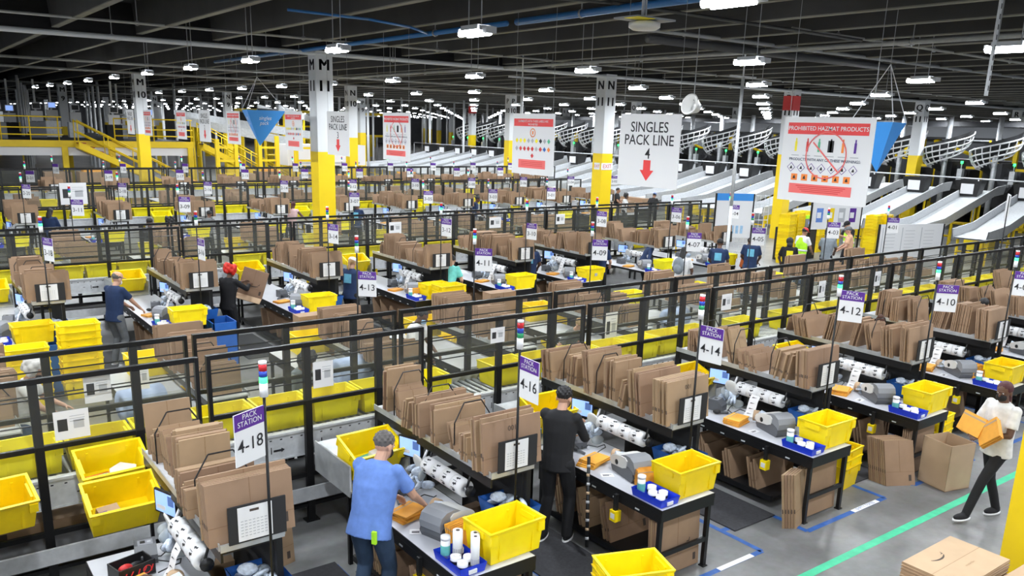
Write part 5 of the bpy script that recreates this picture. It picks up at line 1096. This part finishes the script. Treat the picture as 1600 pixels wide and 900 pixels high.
# things at the near tables
o = thing('toy_box', (1.24,6.72,.852), 'open black and red printed toy box on the table left of sign 4-18', 'box', rz=.25)
m = MB(); m.box(-.15,-.10,0,.15,-.09,.13,'black').box(-.15,.09,0,.15,.10,.13,'black').box(-.15,-.1,0,-.14,.1,.13,'black').box(.14,-.1,0,.15,.1,.13,'black').box(-.15,-.1,0,.15,.1,.01,'paper_grey')
for k in range(5): m.tube((-.11+.055*k,-.102,.04+.02*(k%2)),(-.09+.055*k,-.102,.09),.006,'red',5)
m.lathe([(.03,-.001),(.036,-.001),(.036,.001),(.03,.001)],'sign_red',fr((.08,-.102,.065),(1,0,0),(0,0,1)),14,True)
link('box_shell', m.mesh('box_shell'), o); link('red_toy', MB().ell((-.05,0,.08),(.06,.04,.04),'red').ell((.04,.02,.07),(.06,.03,.03),'black').mesh('red_toy'), o)
# two tilted totes left of the 4-18 rack
tote(1.42,8.28,1.06,'upper yellow tote of the tilted pair left of the 4-18 rack','pair of tilted totes',rx=.42,rz=.05); tote(1.36,7.62,.98,'lower yellow tote of the tilted pair left of the 4-18 rack','pair of tilted totes',rx=.42,rz=.02)
tote(.42,8.02,1.0,'yellow tote tilted at the far left edge beside the guard posts',None,rx=.3,rz=.1)
tag(link('white_parcel', MB().prism([(-.12,-.07),(.10,-.09),(.13,.03),(.0,.10),(-.11,.04)],0,.09,'paper').mesh('white_parcel'), loc=(1.52,8.26,1.10), rot=(.42,0,0)), 'white wrapped parcel in the upper tilted tote', 'parcel')
tag(link('picture_book', MB().box(-.12,-.08,0,.12,.08,.03,'orange').box(-.10,-.06,.03,0,.06,.032,'cloth_blue').box(.02,-.05,.03,.11,.06,.032,'cloth_teal').mesh('picture_book'), loc=(1.30,8.22,1.10), rot=(.42,0,.2)), 'colourful flat product in the upper tilted tote', 'product')
tag(link('purple_carton', MB().box(-.09,-.06,0,.09,.06,.11,'card_light').box(-.092,-.062,.0,-.02,.0,.112,'purple').box(.0,-.063,.03,.06,-.06,.09,'steel_yellow').mesh('purple_carton'), loc=(1.24,7.56,1.01), rot=(.42,0,.2)), 'small purple and yellow carton in the lower tilted tote', 'product')
# bent box in hands and mailers standing at the tables
def mailers(x,y,z,n,rz,lab,g,tilt=.25):
    for k in range(n):
        c, s = math.cos(rz), math.sin(rz)
        tag(link('padded_mailer', shared('standing_mailer', lambda: MB().box(-.13,0,0,.13,.014,.20,'mailer').box(-.131,-.001,.16,.131,.015,.17,'card_light')), loc=(x-s*.028*k,y+c*.028*k,z), rot=(-tilt,0,rz)), lab, 'mailer', g)
mailers(3.80,5.62,.853,5,.15,'orange padded mailer standing in the bundle beside the near right table tote','standing mailers beside sign 4-16')
mailers(6.10,5.60,.853,5,-.35,'orange padded mailer standing behind the blue bin of station 4-14','standing mailers of station 4-14',.4)
mailers(13.55,5.70,.853,6,-.2,'orange padded mailer standing behind the blue bin of station 4-08','standing mailers of station 4-08',.1)
mailers(8.95,15.45,.853,2,0,'orange padded mailer standing on the table of station 3-12','standing mailers of station 3-12',.1)
mailers(1.95,7.30,1.45,3,.3,'orange padded mailer tucked among the boxes on the 4-18 rack','mailers on the 4-18 rack',1.2)
for k, (x,y,h,r) in enumerate(((3.60,5.48,.26,.045),(3.70,5.36,.26,.04),(3.62,5.24,.30,.038))):
    o = link('paper_roll', MB().tube((0,0,0),(0,0,h),r,'paper',14).tube((0,0,h),(0,0,h+.001),r*.4,'card_print',10).lathe([(r+.0006,.04),(r+.0006,.10)],'red' if k==1 else 'paper_grey',None,14).mesh('paper_roll'), loc=(x,y,.865)); tag(o, ['tall white paper roll at the back of the blue bin nearest the camera','tall paper roll with a red band in the nearest blue bin','tall white bottle in front of the rolls in the nearest blue bin'][k], 'roll')
# notices taped on the guard panels
for x,y,z,wd,h,l in ((1.15,8.40,1.52,.30,.28,'white notice with pictures taped to the near panel at the far left'),(1.42,8.52,1.80,.24,.27,'plain white notice taped above the picture notice on the left panel'),(2.0,9.36,1.60,.16,.28,'narrow white notice on the far panel at the left'),
    (3.70,8.42,1.60,.24,.30,'white notice with black symbols taped beside the 4-18 lamp'),(6.1,8.42,1.80,.22,.20,'white notice on the panel post left of the 4-16 lamp'),(10.6,8.42,1.75,.24,.26,'white notice on the near panel above station 4-14'),(13.2,8.42,1.70,.20,.30,'white notice on the panel beside the 4-12 lamp'),(15.0,8.42,1.75,.2,.28,'white notice on the panel between signs 4-12 and 4-10'),
    (10.6,19.3,1.7,.36,.30,'white notice on the line 3 panel beside sign 3-12'),(13.8,19.3,1.7,.4,.3,'white notice on the line 3 panel above station 3-08'),(16.2,19.3,1.7,.34,.3,'white notice on the line 3 panel right of column N 11'),(5.0,30.8,1.6,.8,.7,'large white notice on the line 2 panel at the left'),(9.0,9.36,1.2,.25,.5,'tall white notice on the far panel behind station 4-14')):
    paper_notice(x,y,z,wd,h,l)
for x,y,z,rz,l in ((2.25,10.6,1.05,.2,'large pale blue roll of film behind the left panels'),(5.15,10.7,1.0,.1,'large pale blue film roll behind the panels under the 4-13 rack'),(12.2,10.9,.95,.1,'pale blue film roll seen through the panels above station 4-12')):
    o = thing('film_roll', (x,y,z), l, 'film roll', rz=rz); link('film', MB().lathe([(.04,-.25),(.20,-.25),(.20,.25),(.04,.25)],'roll_blue',Matrix.Rotation(PI/2,4,'Y'),20,True).mesh('film'), o); link('stand', MB().box(-.2,-.03,-z,-.15,.03,0,'rail').box(.15,-.03,-z,.2,.03,0,'rail').mesh('stand'), o)
# box held by the red-haired person
o = thing('held_carton', (5.72,16.55,1.0), 'brown box with a curved arrow mark held by the red haired person', 'box', rz=-.5); m = flat_mb(.5,.55,.05,True,True,None,False); link('carton_panel', m.mesh('carton_panel'), o, rot=(-.1,.3,0)); link('carton_flap', MB().box(-.25,0,0,.25,.01,.2,'card_light').mesh('carton_flap'), o, loc=(0,-.02,0), rot=(1.9,.3,0))
tag(link('folded_box', flat_mb(.50,.66,.022,True,False,None,False).mesh('folded_box'), loc=(2.75,7.6,0), rot=(-.08,0,.25)), 'large brown folded box leaning on the floor left of the man in light blue', 'folded box')
tag(link('long_carton', MB().box(-.55,-.18,0,.55,.18,.16,'card').box(-.45,-.181,.05,-.36,-.180,.12,'card_print').mesh('long_carton'), loc=(.9,8.95,.41), rot=(0,0,0)), 'long low brown carton on the lower shelf at the bottom left', 'box')
for k,(x,y) in enumerate(((.5,12.9),(5.5,12.85),(9.4,12.95))):
    tag(link('tall_carton', MB().box(-.3,-.14,0,.3,.14,1.38,'card').box(-.01,-.141,0,.01,-.14,1.38,'card_edge').text('100',.09,'card_print',fr((-.15,-.143,1.28),(1,0,0),(0,0,1))).mesh('tall_carton'), loc=(x,y,0)), f'tall bundle of flat brown boxes marked 100 in the middle aisle, {ordn(k)} from left', 'box bundle', 'tall box bundles in the middle aisle')
m = MB().box(-.35,-.3,0,.35,.3,.9,'blue_deep'); 
for k,(x,y) in enumerate(((1.9,15.2),(4.75,15.4))): tag(link('blue_tub', MB().box(-.22,-.3,0,.22,-.28,.85,'blue_deep').box(-.22,.28,0,.22,.3,.85,'blue_deep').box(-.22,-.3,0,-.2,.3,.85,'blue_deep').box(.2,-.3,0,.22,.3,.85,'blue_deep').box(-.22,-.3,0,.22,.3,.02,'blue_deep').mesh('blue_tub'), loc=(x,y,0)), ['tall blue tub right of the leftmost line 3 table','tall blue tub beside the 3-16 table tote'][k], 'tub')

o = thing('strap_pole', (5.62,6.02,0), 'dark spotted pole leaning on the front edge of the table by sign 4-14', 'pole'); m = MB().tube((0,0,.12),(.22,.28,1.02),.02,'black',8)
for k in range(9): t = .08+.1*k; m.tube((.22*t,.28*t,.12+.9*t),(.22*(t+.03),.28*(t+.03),.12+.9*(t+.03)),.022,'card_light' if k%2 else 'paper_grey',8)
link('pole', m.mesh('pole'), o)
